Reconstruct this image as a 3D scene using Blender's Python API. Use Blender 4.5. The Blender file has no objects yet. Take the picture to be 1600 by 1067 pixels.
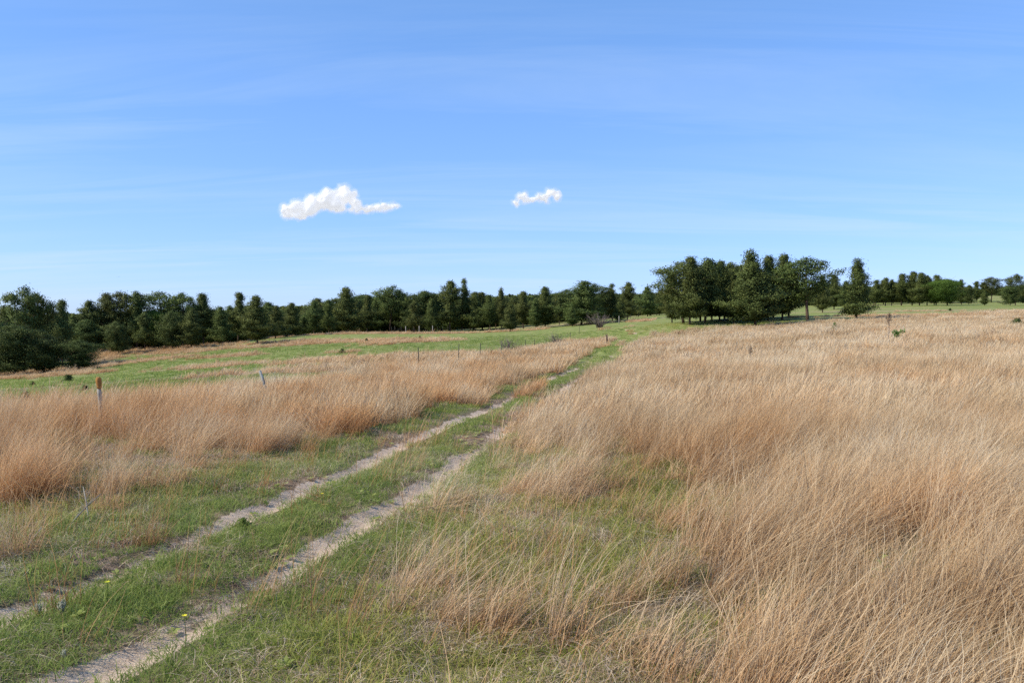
import bpy, math, random
import numpy as np
from mathutils import Vector, Matrix

R = math.radians
rng = np.random.default_rng(7)
random.seed(7)
SC = bpy.context.scene
COL = SC.collection

# ------------------------------------------------------------------ camera
EYE = 2.1
FPX = 1280.0                      # focal length in pixels of the 1600 px photograph
PITCH = math.atan(46.5 / FPX)
cam_d = bpy.data.cameras.new('camera')
cam_d.sensor_width = 36.0
cam_d.lens = FPX / 1600 * 36.0
cam_d.clip_start = 0.05
cam_d.clip_end = 30000
cam = bpy.data.objects.new('camera', cam_d)
COL.objects.link(cam)
cam.location = (0, 0, EYE)
cam.rotation_euler = (math.pi / 2 - PITCH, 0, 0)
SC.camera = cam

# ------------------------------------------------------------------ sun and sky
SUN_EL, SUN_AZ = R(40), R(-106)       # azimuth clockwise from +Y (the view direction)
sv = Vector((math.sin(SUN_AZ) * math.cos(SUN_EL), math.cos(SUN_AZ) * math.cos(SUN_EL), math.sin(SUN_EL)))
sd = bpy.data.lights.new('sun', 'SUN')
sd.energy = 5.0
sd.angle = R(0.55)
sd.color = (1.0, 0.93, 0.79)
so = bpy.data.objects.new('sun', sd)
COL.objects.link(so)
so.rotation_euler = sv.to_track_quat('Z', 'Y').to_euler()
so.location = (-30, -10, 60)

w = bpy.data.worlds.new('World')
SC.world = w
w.use_nodes = True
nt = w.node_tree
nt.nodes.clear()
def N(tree, typ, **kw):
    n = tree.nodes.new(typ)
    for k, v in kw.items():
        setattr(n, k, v)
    return n
wo = N(nt, 'ShaderNodeOutputWorld')
bg = N(nt, 'ShaderNodeBackground')
bg.inputs['Strength'].default_value = 0.12
sky = N(nt, 'ShaderNodeTexSky', sky_type='NISHITA')
sky.sun_disc = False
sky.sun_elevation = SUN_EL
sky.sun_rotation = SUN_AZ
sky.altitude = 1100
sky.air_density = 1.0
sky.dust_density = 0.35
sky.ozone_density = 2.2
hs = N(nt, 'ShaderNodeMix', data_type='RGBA', blend_type='MULTIPLY')
hs.inputs[0].default_value = 1.0
hs.inputs[7].default_value = (0.86, 1.12, 1.72, 1)
nt.links.new(sky.outputs[0], hs.inputs[6])
# thin cirrus, laid on a plane high above
tc = N(nt, 'ShaderNodeTexCoord')
sep = N(nt, 'ShaderNodeSeparateXYZ')
nt.links.new(tc.outputs['Generated'], sep.inputs[0])
def M(op, a, b=None, tree=nt, clamp=False):
    n = N(tree, 'ShaderNodeMath', operation=op)
    n.use_clamp = clamp
    for i, v in enumerate((a, b)):
        if v is None:
            continue
        if isinstance(v, (int, float)):
            n.inputs[i].default_value = v
        else:
            tree.links.new(v, n.inputs[i])
    return n.outputs[0]
zz = M('ADD', M('MAXIMUM', sep.outputs['Z'], 0.0), 0.10)
cx = M('DIVIDE', sep.outputs['X'], zz)
cy = M('DIVIDE', sep.outputs['Y'], zz)
cmb = N(nt, 'ShaderNodeCombineXYZ')
nt.links.new(M('MULTIPLY', M('ADD', cx, M('MULTIPLY', cy, 0.10)), 0.22), cmb.inputs[0])
nt.links.new(M('MULTIPLY', cy, 1.15), cmb.inputs[1])
nz = N(nt, 'ShaderNodeTexNoise')
nz.inputs['Scale'].default_value = 1.5
nz.inputs['Detail'].default_value = 8
nz.inputs['Roughness'].default_value = 0.62
nz.inputs['Distortion'].default_value = 0.9
nt.links.new(cmb.outputs[0], nz.inputs['Vector'])
nz2 = N(nt, 'ShaderNodeTexNoise')
nz2.inputs['Scale'].default_value = 0.55
nz2.inputs['Detail'].default_value = 3
nt.links.new(cmb.outputs[0], nz2.inputs['Vector'])
mr = N(nt, 'ShaderNodeMapRange')
mr.inputs['From Min'].default_value = 0.43
mr.inputs['From Max'].default_value = 0.80
nt.links.new(nz.outputs['Fac'], mr.inputs['Value'])
mr2 = N(nt, 'ShaderNodeMapRange')
mr2.inputs['From Min'].default_value = 0.36
mr2.inputs['From Max'].default_value = 0.62
nt.links.new(nz2.outputs['Fac'], mr2.inputs['Value'])
low = N(nt, 'ShaderNodeMapRange')       # more cirrus low over the horizon than overhead
low.inputs['From Min'].default_value = 0.42
low.inputs['From Max'].default_value = 0.06
low.inputs['To Min'].default_value = 0.04
low.inputs['To Max'].default_value = 1.0
nt.links.new(sep.outputs['Z'], low.inputs['Value'])
cir = M('MULTIPLY', M('MULTIPLY', M('MULTIPLY', mr.outputs[0], mr2.outputs[0]), low.outputs[0]), 0.75, clamp=True)
mix = N(nt, 'ShaderNodeMix', data_type='RGBA')
nt.links.new(cir, mix.inputs['Factor'])
sp = N(nt, 'ShaderNodeSeparateColor'); nt.links.new(hs.outputs[2], sp.inputs[0])
cb = N(nt, 'ShaderNodeCombineColor')
for ch, (pw, gn) in enumerate(((.68, 1.30), (.57, 1.80), (.64, 1.95))):
    nt.links.new(M('MULTIPLY', M('POWER', sp.outputs[ch], pw), gn), cb.inputs[ch])
nt.links.new(cb.outputs[0], mix.inputs[6])
mix.inputs[7].default_value = (5.0, 6.1, 7.6, 1)
nt.links.new(mix.outputs[2], bg.inputs['Color'])
nt.links.new(bg.outputs[0], wo.inputs[0])

vs = SC.view_settings
vs.view_transform = 'Standard'
vs.look = 'None'
vs.exposure = 0.2
vs.gamma = 1.0
vs.use_curve_mapping = False
SC.cycles.use_denoising = False
SC.cycles.max_bounces = 10
SC.cycles.diffuse_bounces = 4
SC.cycles.transparent_max_bounces = 16

# ------------------------------------------------------------------ numeric helpers
def _hash(ix, iy, s):
    h = (ix.astype(np.int64) * 374761393 + iy.astype(np.int64) * 668265263 + s * 1442695041) & 0xFFFFFFFF
    h = ((h ^ (h >> 13)) * 1274126177) & 0xFFFFFFFF
    return ((h ^ (h >> 16)) & 0xFFFFFF) / float(0xFFFFFF)
def vnoise(x, y, s=0):
    x = np.asarray(x, float); y = np.asarray(y, float)
    ix = np.floor(x); iy = np.floor(y)
    fx = x - ix; fy = y - iy
    fx = fx * fx * (3 - 2 * fx); fy = fy * fy * (3 - 2 * fy)
    ix = ix.astype(np.int64); iy = iy.astype(np.int64)
    a = _hash(ix, iy, s); b = _hash(ix + 1, iy, s); c = _hash(ix, iy + 1, s); d = _hash(ix + 1, iy + 1, s)
    return (a * (1 - fx) + b * fx) * (1 - fy) + (c * (1 - fx) + d * fx) * fy
def fbm(x, y, s=0, o=4):
    t = 0; a = 1; n = 0
    for k in range(o):
        t = t + a * vnoise(x * 2 ** k + 17.3 * k, y * 2 ** k - 9.1 * k, s + k); n += a; a *= 0.5
    return t / n
def sstep(a, b, x):
    t = np.clip((x - a) / (b - a), 0, 1)
    return t * t * (3 - 2 * t)

def ray(px, py):
    a = np.array([0, math.cos(PITCH), -math.sin(PITCH)])
    u = np.array([0, math.sin(PITCH), math.cos(PITCH)])
    return a + (px - 800) / FPX * np.array([1, 0, 0]) + (533.5 - py) / FPX * u
def at(px, py, D):
    """world point seen in the photograph at pixel (px,py), D metres away"""
    d = ray(px, py)
    return np.array([0, 0, EYE]) + d * (D / d[1])

# ------------------------------------------------------------------ terrain
CTRL = [  # photo pixel and distance of points on the ground
    (60, 900, 6.7), (250, 843, 8.0),
    (545, 725, 12.4), (690, 725, 12.4), (613, 692, 14.3), (759, 690, 14.3),
    (775, 630, 24.7), (850, 630, 24.7), (880, 592, 37), (905, 590, 37), (930, 572, 52), (965, 544, 93),
    (1005, 505, 130), (1045, 493, 170),
    (153, 665, 14), (0, 655, 19), (0, 621, 35), (0, 601, 60), (50, 583, 96), (-150, 590, 96), (-150, 625, 40),
    (100, 600, 62), (300, 607, 31), (300, 580, 60), (300, 560, 92), (300, 543, 140), (150, 548, 128), (450, 560, 80),
    (400, 540, 118), (450, 526, 135), (540, 522, 150), (415, 620, 24), (600, 583, 38), (600, 560, 58), (600, 545, 88),
    (600, 521, 150), (715, 568, 50), (750, 520, 148), (800, 518, 132), (800, 536, 96), (830, 549, 75), (891, 534, 104),
    (900, 503, 165), (950, 500, 168),
    (1120, 507, 112), (1180, 510, 108), (1260, 504, 112), (1338, 500, 112), (1060, 507, 112),
    (1060, 535, 70), (1200, 522, 74), (1400, 525, 62), (1400, 503, 110), (1600, 520, 62), (1600, 500, 105), (1800, 520, 62),
    (1000, 560, 52), (1100, 590, 30), (1300, 590, 27), (1600, 590, 27), (1800, 590, 27),
    (1300, 484, 190), (1450, 473, 250), (1380, 479, 200), (1580, 477, 200), (1540, 465, 300), (1750, 475, 200), (1300, 470, 300),
    (150, 545, 220), (450, 526, 230), (750, 512, 230), (1000, 490, 240), (-200, 560, 200),
]
cp = [at(*c) for c in CTRL]
cp += [np.array([x, y, 0.0]) for x, y in ((0, 0), (5, 5), (-2.8, 5), (3, 9), (10, 12), (2, 14), (16, 18), (0, -6), (12, 0), (-12, -3), (-7, 5), (30, 0), (-30, -20), (0, -40), (40, -40))]
cp += [np.array(p) for p in ((-30, 8, -1.2), (-60, 0, -2.5), (-400, 500, -9.0), (-250, 600, -8), (0, 600, 2.0), (250, 600, 10.0), (450, 420, 16.0),
                             (600, 600, 22.0), (-600, 100, -4), (-500, -500, 0), (500, -500, 0), (0, -600, 0), (600, 0, 6), (-120, 330, -6), (200, 380, 9.0), (0, 380, -0.5))]
cp = np.array(cp, float)
L = 40.0
def phi(r2):
    return 0.5 * r2 * np.log(r2 + 1e-9)
Pn = cp[:, :2] / L
n = len(Pn)
K = phi(((Pn[:, None] - Pn[None]) ** 2).sum(-1)) + np.eye(n) * 0.012
Q = np.hstack([np.ones((n, 1)), Pn])
A = np.zeros((n + 3, n + 3)); A[:n, :n] = K; A[:n, n:] = Q; A[n:, :n] = Q.T
W = np.linalg.solve(A, np.concatenate([cp[:, 2], np.zeros(3)]))
def base_h(x, y):
    x = np.asarray(x, float); y = np.asarray(y, float); sh = x.shape
    x = x.ravel() / L; y = y.ravel() / L
    out = np.zeros(len(x))
    for i in range(0, len(x), 20000):
        xs = x[i:i + 20000]; ys = y[i:i + 20000]
        r2 = (xs[:, None] - Pn[None, :, 0]) ** 2 + (ys[:, None] - Pn[None, :, 1]) ** 2
        out[i:i + 20000] = phi(r2) @ W[:n] + W[n] + W[n + 1] * xs + W[n + 2] * ys
    return out.reshape(sh)

# centre line of the two-rut track
TR = np.array([(-4.6, -3), (-4.2, 0), (-3.75, 2.5), (-3.3, 4.6), (-2.8, 6.5), (-2.3, 8.7), (-1.75, 11.2), (-1.2, 14.3), (-.35, 19), (.45, 24.7), (2.3, 36), (4.6, 48),
               (8.3, 70), (12.1, 93), (16.0, 110), (20.8, 130), (32.5, 170), (50, 215)], float)
def catmull(P, k=24):
    P = np.vstack([2 * P[0] - P[1], P, 2 * P[-1] - P[-2]])
    out = []
    for i in range(1, len(P) - 2):
        for t in np.linspace(0, 1, k, endpoint=False):
            a, b, c, d = P[i - 1], P[i], P[i + 1], P[i + 2]
            out.append(0.5 * ((2 * b) + (-a + c) * t + (2 * a - 5 * b + 4 * c - d) * t * t + (-a + 3 * b - 3 * c + d) * t ** 3))
    out.append(P[-2])
    return np.array(out)
TC = catmull(TR)
def track_u(x, y):
    """signed distance from the track's centre line (right is positive)"""
    x = np.asarray(x, float).ravel(); y = np.asarray(y, float).ravel()
    out = np.zeros(len(x))
    tan = np.gradient(TC, axis=0); tan /= np.linalg.norm(tan, axis=1)[:, None]
    for i in range(0, len(x), 20000):
        xs = x[i:i + 20000]; ys = y[i:i + 20000]
        d2 = (xs[:, None] - TC[None, :, 0]) ** 2 + (ys[:, None] - TC[None, :, 1]) ** 2
        j = d2.argmin(1)
        dx = xs - TC[j, 0]; dy = ys - TC[j, 1]
        out[i:i + 20000] = dx * tan[j, 1] - dy * tan[j, 0]
    return out
RUT = 0.71
def full_h(x, y, u=None):
    x = np.asarray(x, float); y = np.asarray(y, float)
    if u is None:
        u = track_u(x, y).reshape(x.shape)
    h = base_h(x, y)
    d = np.hypot(x, y)
    fade = 1 - sstep(60, 120, d)
    wob = (fbm(x / 1.3, y / 1.3, 5, 2) - .5) * 0.22
    lump = (fbm(x / 1.1, y / 1.1, 11, 3) - .5) * 0.16 * sstep(0.9, 1.6, np.abs(u)) + (fbm(x / .35, y / .35, 31, 2) - .5) * 0.045
    rut = -0.075 * np.exp(-(((np.abs(u) - RUT - wob * .5) / 0.20) ** 2)) + 0.035 * np.exp(-((np.abs(u)) / 0.35) ** 2) - 0.03 * np.exp(-((u / 1.3) ** 4))
    roll = (fbm(x / 45, y / 45, 77, 3) - .5) * 0.9 * sstep(120, 300, d)
    return h + (lump + rut) * fade + roll
def ground_z(x, y):
    return float(full_h(np.array([x]), np.array([y]))[0])
def hit(px, py):
    """where the sight line of a photo pixel meets the ground"""
    d = ray(px, py)
    D = np.geomspace(2.5, 400, 500)
    P = np.array([0, 0, EYE]) + d[None] * (D / d[1])[:, None]
    g = base_h(P[:, 0], P[:, 1])
    k = np.where(P[:, 2] < g)[0]
    k = k[0] if len(k) else len(D) - 1
    return P[k, 0], P[k, 1]

# ------------------------------------------------------------------ where things grow
FL = np.array([(-9.5, -4), (-8.2, 5), (-7.1, 14), (-6.6, 22), (-3.3, 50), (-2.2, 56), (1.2, 75), (3.6, 88), (7.5, 105)])
def fence_x(y):
    return np.interp(y, FL[:, 1], FL[:, 0])
def blobs(x, y, L):
    m = np.zeros_like(x)
    for (px, py, rx, ry, a) in L:
        X0, Y0 = hit(px, py)
        m = np.maximum(m, a * np.exp(-(((x - X0) / rx) ** 2 + ((y - Y0) / ry) ** 2)))
    return m
TAN_FIELD = [(60, 583, 16, 5, 1), (250, 582, 22, 6, 1), (420, 585, 10, 6, .9), (30, 612, 10, 3, .6), (200, 607, 3, 1.5, .4), (300, 590, 6, 2.5, .5),
             (220, 552, 18, 6, .9), (330, 548, 22, 6, 1), (440, 541, 20, 7, 1), (560, 533, 22, 6, 1), (520, 553, 9, 4, .7), (630, 560, 11, 4, .9), (700, 555, 8, 4, .8),
             (700, 530, 10, 5, .6), (880, 528, 4, 4, .7), (830, 512, 14, 4, .9), (900, 506, 10, 5, .9), (930, 520, 3, 4, .8), (1010, 499, 5, 5, .8), (865, 545, 3, 3, .6)]
GREEN_FIELD = [(60, 600, 11, 12, 1.2), (0, 612, 9, 12, 1.2), (200, 615, 8, 8, 1), (420, 598, 6, 5, .8), (280, 570, 9, 5, .6), (330, 600, 8, 5, .6), (190, 615, 5, 5, .8), (500, 562, 9, 4, 1), (450, 558, 9, 4, .9), (640, 545, 14, 7, 1),
               (760, 540, 12, 12, 1), (720, 522, 18, 9, 1), (850, 520, 16, 8, 1), (440, 530, 10, 4, .8), (580, 543, 12, 3, .6), (860, 534, 8, 8, .8)]
def zones(x, y):
    """dict of densities 0..1 at world points"""
    x = np.asarray(x, float); y = np.asarray(y, float)
    u = track_u(x, y)
    d = np.hypot(x, y)
    n3 = fbm(x / 3.0, y / 3.0, 41, 3) - .5
    n1 = fbm(x / 0.8, y / 0.8, 43, 3) - .5
    nL = fbm(x / 14, y / 9, 47, 3) - .5
    # bare sand in the ruts
    rw = 0.125 + 0.045 * (y < 14) + (fbm(x / .9, y / .9, 51, 2) - .5) * 0.22
    rw = rw * (1 - sstep(34, 60, y)) 
    wob = (fbm(x / 1.3, y / 1.3, 5, 2) - .5) * 0.11
    sand = 1 - sstep(rw, rw + 0.10, np.abs(np.abs(u) - RUT - wob))
    sand *= 1 - 0.5 * sstep(.52, .66, fbm(x / 1.6, y / 1.6, 53, 2))
    # tall dry grass, left band
    eL = np.interp(y, [2, 5, 8, 12, 16, 25, 40, 70, 100], [-2.2, -2.2, -2.1, -2.05, -2.05, -1.75, -1.6, -1.8, -1.8])
    wF = np.interp(y, [0, 10, 20, 30, 50, 100], [8, 6.5, 3.6, 1.6, 0.6, 0.3])
    fx = fence_x(y) - wF
    near_ = sstep(14, 7, y)
    left = sstep(0.45 , -0.25 - 1.9 * near_, (u - eL) + n3 * (1.6 + 2.2 * near_) + n1 * (.5 + 2.0 * near_)) * sstep(-.8, .8, (x - fx) + n3 * 3) * (y < 104)
    # right field
    eR = np.interp(y, [0, 4, 7, 9.5, 11, 13, 18, 25, 60, 100], [4.3, 4.2, 4.1, 3.8, 2.9, 1.9, 1.15, 1.05, 1.7, 2.2])
    right = sstep(-0.4, 0.5, (u - eR) + n3 * 1.9 + n1 * .6)
    far_gap = sstep(.50, .60, fbm(x / 22, y / 6, 61, 3) + .10 * sstep(68, 76, y) * (1 - sstep(84, 92, y)))
    right = right * (1 - .85 * far_gap * sstep(45, 70, y)) * (1 - sstep(102, 110, y + n3 * 6 - np.maximum(0, x - 32) * .55))
    clear = blobs(x, y, [(975, 730, .6, 1.9, 1), (1010, 790, 1.1, 1.0, 1), (925, 800, .6, .7, 1), (940, 700, .4, .8, .8), (1150, 1010, .5, .45, .9), (1290, 960, .22, .3, .8), (1390, 880, .34, .34, 1.2), (1560, 880, .3, .3, .8), (1030, 640, .5, 2.0, .6)])
    right *= 1 - np.clip(clear, 0, 1)
    med = blobs(x, y, [(815, 612, .5, 2.6, 1), (968, 540, .6, 9, .9), (978, 520, .6, 6, .8)]) * (np.abs(u) < np.where(y > 50, .38, .9))
    tufts = blobs(x, y, [(660, 800, .18, .25, .9), (850, 770, .7, .8, 1), (300, 845, .22, .25, .9), (545, 800, .10, .14, .7), (220, 850, .2, .25, .5), (870, 640, .5, 1.6, 1), (850, 690, .5, 1.1, 1), (660, 955, .20, .22, 1), (665, 910, .22, .22, .6), (770, 985, .28, .16, .8), (890, 985, .26, .16, .8), (1000, 945, .3, .22, .8), (500, 985, .12, .14, .5), (30, 812, .3, .45, 1), (120, 778, .3, .3, .85), (190, 748, .28, .45, .9), (60, 745, .8, .9, .95), (270, 757, .2, .3, .75), (350, 702, .5, .6, .95), (215, 832, .12, .12, .6), (30, 860, .12, .14, .6)])
    tall = np.clip(np.maximum.reduce([left, right, med, tufts]), 0, 1)
    # open left field and far right field: patchy short grass
    tf = np.clip(blobs(x, y, TAN_FIELD) * .8 + .36 + nL * 2.4 - blobs(x, y, GREEN_FIELD) * 1.2, 0, 1)
    tan_patch = sstep(.45, .75, tf + n3 * .35)
    beyond = ((x < fx) | (y > 104)) & (u < 0)
    verge = sstep(1.6, .9, np.abs(u))                       # green strip along the ruts
    mixed = np.clip(sstep(.9, 2.4, u) * .95 + sstep(-1.5, -3.0, u) * .5 * sstep(26, 12, y) , 0, 1)
    return dict(u=u, d=d, sand=sand, tall=tall, tan=tan_patch, beyond=beyond, mixed=mixed, verge=verge, n3=n3, n1=n1, nL=nL)

# ------------------------------------------------------------------ materials
def mat(name):
    m = bpy.data.materials.new(name); m.use_nodes = True
    t = m.node_tree; t.nodes.clear()
    return m, t, N(t, 'ShaderNodeOutputMaterial')
def ramp(t, fac, stops):
    r = N(t, 'ShaderNodeValToRGB')
    e = r.color_ramp.elements
    while len(e) < len(stops):
        e.new(0.5)
    for k, (p, c) in enumerate(stops):
        e[k].position = p; e[k].color = (*c, 1)
    t.links.new(fac, r.inputs[0])
    return r.outputs[0]
def mixc(t, f, a, b, mode='MIX'):
    m = N(t, 'ShaderNodeMix', data_type='RGBA', blend_type=mode)
    for s, v in ((0, f), (6, a), (7, b)):
        if isinstance(v, (int, float)):
            m.inputs[s].default_value = v
        elif isinstance(v, tuple):
            m.inputs[s].default_value = (*v, 1)
        else:
            t.links.new(v, m.inputs[s])
    return m.outputs[2]
def tnoise(t, scale, detail=4, rough=.55, vec=None):
    n_ = N(t, 'ShaderNodeTexNoise')
    n_.inputs['Scale'].default_value = scale; n_.inputs['Detail'].default_value = detail; n_.inputs['Roughness'].default_value = rough
    if vec is not None:
        t.links.new(vec, n_.inputs['Vector'])
    return n_.outputs['Fac']
def leafy(name, stops, trans=0.3, warm=None, patch=None, tipdark=None, rough=.6, spec=.12):
    """thin leaf or straw: colour runs over blade colour attribute R and per-clump tint"""
    m, t, o = mat(name)
    at_ = N(t, 'ShaderNodeAttribute', attribute_name='blade'); s = N(t, 'ShaderNodeSeparateColor')
    t.links.new(at_.outputs['Color'], s.inputs[0])
    ti = N(t, 'ShaderNodeAttribute', attribute_name='tint', attribute_type='INSTANCER')
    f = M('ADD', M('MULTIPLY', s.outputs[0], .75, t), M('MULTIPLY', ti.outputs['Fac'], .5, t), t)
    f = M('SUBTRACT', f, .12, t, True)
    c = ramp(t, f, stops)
    if warm:
        wa = N(t, 'ShaderNodeAttribute', attribute_name='warm', attribute_type='INSTANCER')
        c = mixc(t, wa.outputs['Fac'], c, mixc(t, 1.0, c, warm, 'MULTIPLY'))
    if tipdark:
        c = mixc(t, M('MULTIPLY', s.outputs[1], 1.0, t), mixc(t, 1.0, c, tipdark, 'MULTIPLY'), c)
    p = N(t, 'ShaderNodeBsdfPrincipled')
    p.inputs['Roughness'].default_value = rough
    p.inputs['Specular IOR Level'].default_value = spec
    t.links.new(c, p.inputs['Base Color'])
    tr = N(t, 'ShaderNodeBsdfTranslucent'); t.links.new(c, tr.inputs[0])
    mx = N(t, 'ShaderNodeMixShader'); mx.inputs[0].default_value = trans
    t.links.new(p.outputs[0], mx.inputs[1]); t.links.new(tr.outputs[0], mx.inputs[2])
    t.links.new(mx.outputs[0], o.inputs[0])
    return m
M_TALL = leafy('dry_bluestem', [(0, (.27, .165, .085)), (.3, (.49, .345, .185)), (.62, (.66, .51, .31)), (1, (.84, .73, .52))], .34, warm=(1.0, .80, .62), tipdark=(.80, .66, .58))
M_THATCH = leafy('dead_thatch', [(0, (.22, .15, .10)), (.4, (.44, .33, .22)), (1, (.68, .57, .42))], .2)
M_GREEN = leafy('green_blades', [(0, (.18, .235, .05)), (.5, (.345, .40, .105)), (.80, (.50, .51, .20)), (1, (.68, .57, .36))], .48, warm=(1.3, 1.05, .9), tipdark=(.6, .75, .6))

def plain(name, stops, scale, rough=.85, bump=.0, detail=5):
    m, t, o = mat(name)
    tc_ = N(t, 'ShaderNodeTexCoord')
    f = tnoise(t, scale, detail, .6, tc_.outputs['Object'])
    c = ramp(t, f, stops)
    p = N(t, 'ShaderNodeBsdfPrincipled'); p.inputs['Roughness'].default_value = rough
    p.inputs['Specular IOR Level'].default_value = .2
    t.links.new(c, p.inputs['Base Color'])
    if bump:
        b = N(t, 'ShaderNodeBump'); b.inputs['Strength'].default_value = bump; b.inputs['Distance'].default_value = .02
        t.links.new(f, b.inputs['Height']); t.links.new(b.outputs[0], p.inputs['Normal'])
    t.links.new(p.outputs[0], o.inputs[0])
    return m
M_BARK = plain('pine_bark', [(.3, (.035, .024, .018)), (.55, (.10, .065, .045)), (.75, (.17, .11, .075))], 6, bump=.6)
M_TWIG = plain('bare_twigs', [(.3, (.10, .075, .065)), (.7, (.24, .19, .17))], 9)
M_STEEL = plain('steel_post', [(.3, (.035, .045, .03)), (.6, (.07, .06, .045)), (.8, (.13, .075, .045))], 14, .6)
M_PALEWOOD = plain('weathered_wood', [(.25, (.19, .17, .14)), (.6, (.36, .33, .28)), (.8, (.50, .47, .42))], 10, bump=.4)
M_WIRE = plain('galvanised_wire', [(.3, (.16, .16, .16)), (.7, (.3, .3, .3))], 3, .5)
M_GREYPAINT = plain('grey_steel', [(.3, (.12, .13, .13)), (.7, (.30, .32, .31))], 12, .5)

def foliage(name, dark, mid, light, trans=.18):
    m, t, o = mat(name)
    at_ = N(t, 'ShaderNodeAttribute', attribute_name='blade'); s = N(t, 'ShaderNodeSeparateColor')
    t.links.new(at_.outputs['Color'], s.inputs[0])
    oi = N(t, 'ShaderNodeObjectInfo')
    c = ramp(t, M('ADD', M('MULTIPLY', s.outputs[0], .8, t), M('MULTIPLY', oi.outputs['Random'], .2, t), t), [(0, dark), (.5, mid), (1, light)])
    hsv = N(t, 'ShaderNodeHueSaturation')
    t.links.new(M('ADD', M('MULTIPLY', oi.outputs['Random'], .045, t), .475, t), hsv.inputs['Hue'])
    t.links.new(c, hsv.inputs['Color'])
    p = N(t, 'ShaderNodeBsdfPrincipled'); p.inputs['Roughness'].default_value = .65; p.inputs['Specular IOR Level'].default_value = .15
    t.links.new(hsv.outputs[0], p.inputs['Base Color'])
    tr = N(t, 'ShaderNodeBsdfTranslucent'); t.links.new(hsv.outputs[0], tr.inputs[0])
    mx = N(t, 'ShaderNodeMixShader'); mx.inputs[0].default_value = trans
    t.links.new(p.outputs[0], mx.inputs[1]); t.links.new(tr.outputs[0], mx.inputs[2])
    t.links.new(mx.outputs[0], o.inputs[0])
    return m
M_PINE = foliage('pine_needles', (.034, .052, .016), (.095, .125, .033), (.175, .200, .055))
M_JUNI = foliage('juniper_needles', (.030, .050, .017), (.080, .110, .031), (.150, .175, .050))
M_DECI = foliage('fresh_leaves', (.045, .095, .02), (.10, .185, .032), (.165, .27, .055), .35)
M_SAGE = foliage('sage_leaves', (.32, .34, .26), (.48, .50, .39), (.64, .64, .50), .2)
M_FLOWER = foliage('yellow_petals', (.75, .60, .03), (.85, .72, .05), (.9, .8, .1), .3)

# ground material
def ground_material():
    m, t, o = mat('prairie_ground')
    geo = N(t, 'ShaderNodeNewGeometry')
    P = geo.outputs['Position']
    a = N(t, 'ShaderNodeAttribute', attribute_name='zone'); s = N(t, 'ShaderNodeSeparateColor')
    t.links.new(a.outputs['Color'], s.inputs[0])
    n_f = tnoise(t, 9, 6, .65, P); n_m = tnoise(t, 1.3, 5, .6, P); n_s = tnoise(t, 70, 4, .7, P); n_l = tnoise(t, .12, 5, .6, P)
    n_f = M('ADD', M('MULTIPLY', n_f, .6, t), M('MULTIPLY', n_s, .4, t), t)
    tan_c = ramp(t, n_f, [(.3, (.17, .11, .065)), (.5, (.33, .22, .125)), (.7, (.45, .32, .20))])
    green_c = ramp(t, n_f, [(.38, (.055, .06, .028)), (.5, (.13, .13, .055)), (.64, (.27, .23, .12))])
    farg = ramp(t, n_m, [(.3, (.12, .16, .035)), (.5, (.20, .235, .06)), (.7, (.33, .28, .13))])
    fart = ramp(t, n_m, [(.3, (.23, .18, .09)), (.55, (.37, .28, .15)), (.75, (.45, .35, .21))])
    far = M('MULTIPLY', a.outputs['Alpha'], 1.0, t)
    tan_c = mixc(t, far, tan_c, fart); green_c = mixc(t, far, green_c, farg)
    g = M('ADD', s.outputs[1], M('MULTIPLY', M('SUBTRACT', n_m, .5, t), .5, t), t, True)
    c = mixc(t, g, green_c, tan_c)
    soil = ramp(t, n_f, [(.38, (.09, .055, .038)), (.5, (.25, .165, .11)), (.62, (.42, .30, .21))])
    c = mixc(t, M('MULTIPLY', s.outputs[2], .9, t, True), c, soil)
    sand_c = ramp(t, M('ADD', M('MULTIPLY', n_f, .6, t), M('MULTIPLY', n_s, .4, t), t), [(.32, (.24, .165, .105)), (.46, (.50, .37, .265)), (.62, (.66, .52, .39))])
    sm = M('ADD', s.outputs[0], M('MULTIPLY', M('SUBTRACT', n_f, .5, t), .9, t), t)
    mrn = N(t, 'ShaderNodeMapRange'); mrn.inputs['From Min'].default_value = .42; mrn.inputs['From Max'].default_value = .60
    t.links.new(sm, mrn.inputs['Value'])
    c = mixc(t, mrn.outputs[0], c, sand_c)
    p = N(t, 'ShaderNodeBsdfPrincipled'); p.inputs['Roughness'].default_value = .95; p.inputs['Specular IOR Level'].default_value = .1
    t.links.new(c, p.inputs['Base Color'])
    b = N(t, 'ShaderNodeBump'); b.inputs['Strength'].default_value = .8; b.inputs['Distance'].default_value = .02
    t.links.new(M('ADD', n_f, M('MULTIPLY', n_s, .4, t), t), b.inputs['Height']); t.links.new(b.outputs[0], p.inputs['Normal'])
    t.links.new(p.outputs[0], o.inputs[0])
    return m
M_GROUND = ground_material()

NRM = {}
# ------------------------------------------------------------------ mesh helpers
def mesh_np(name, V, F, material, blade=None, k=None):
    """V (n,3), F (m,3|4) -> mesh"""
    me = bpy.data.meshes.new(name)
    V = np.asarray(V, np.float32); F = np.asarray(F, np.int32)
    k = F.shape[1]
    me.vertices.add(len(V)); me.vertices.foreach_set('co', V.ravel())
    me.loops.add(F.size); me.loops.foreach_set('vertex_index', F.ravel())
    me.polygons.add(len(F))
    me.polygons.foreach_set('loop_start', np.arange(0, F.size, k, dtype=np.int32))
    me.polygons.foreach_set('loop_total', np.full(len(F), k, np.int32))
    if blade is not None:
        a = me.attributes.new('blade', 'FLOAT_COLOR', 'POINT')
        a.data.foreach_set('color', np.asarray(blade, np.float32).ravel())
    me.update(calc_edges=True)
    if len(V) in NRM and len(V) > 900:
        me.polygons.foreach_set('use_smooth', np.ones(len(F), bool))
        me.normals_split_custom_set_from_vertices([tuple(q) for q in NRM[len(V)]])
    if material:
        me.materials.append(material)
    return me
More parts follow.
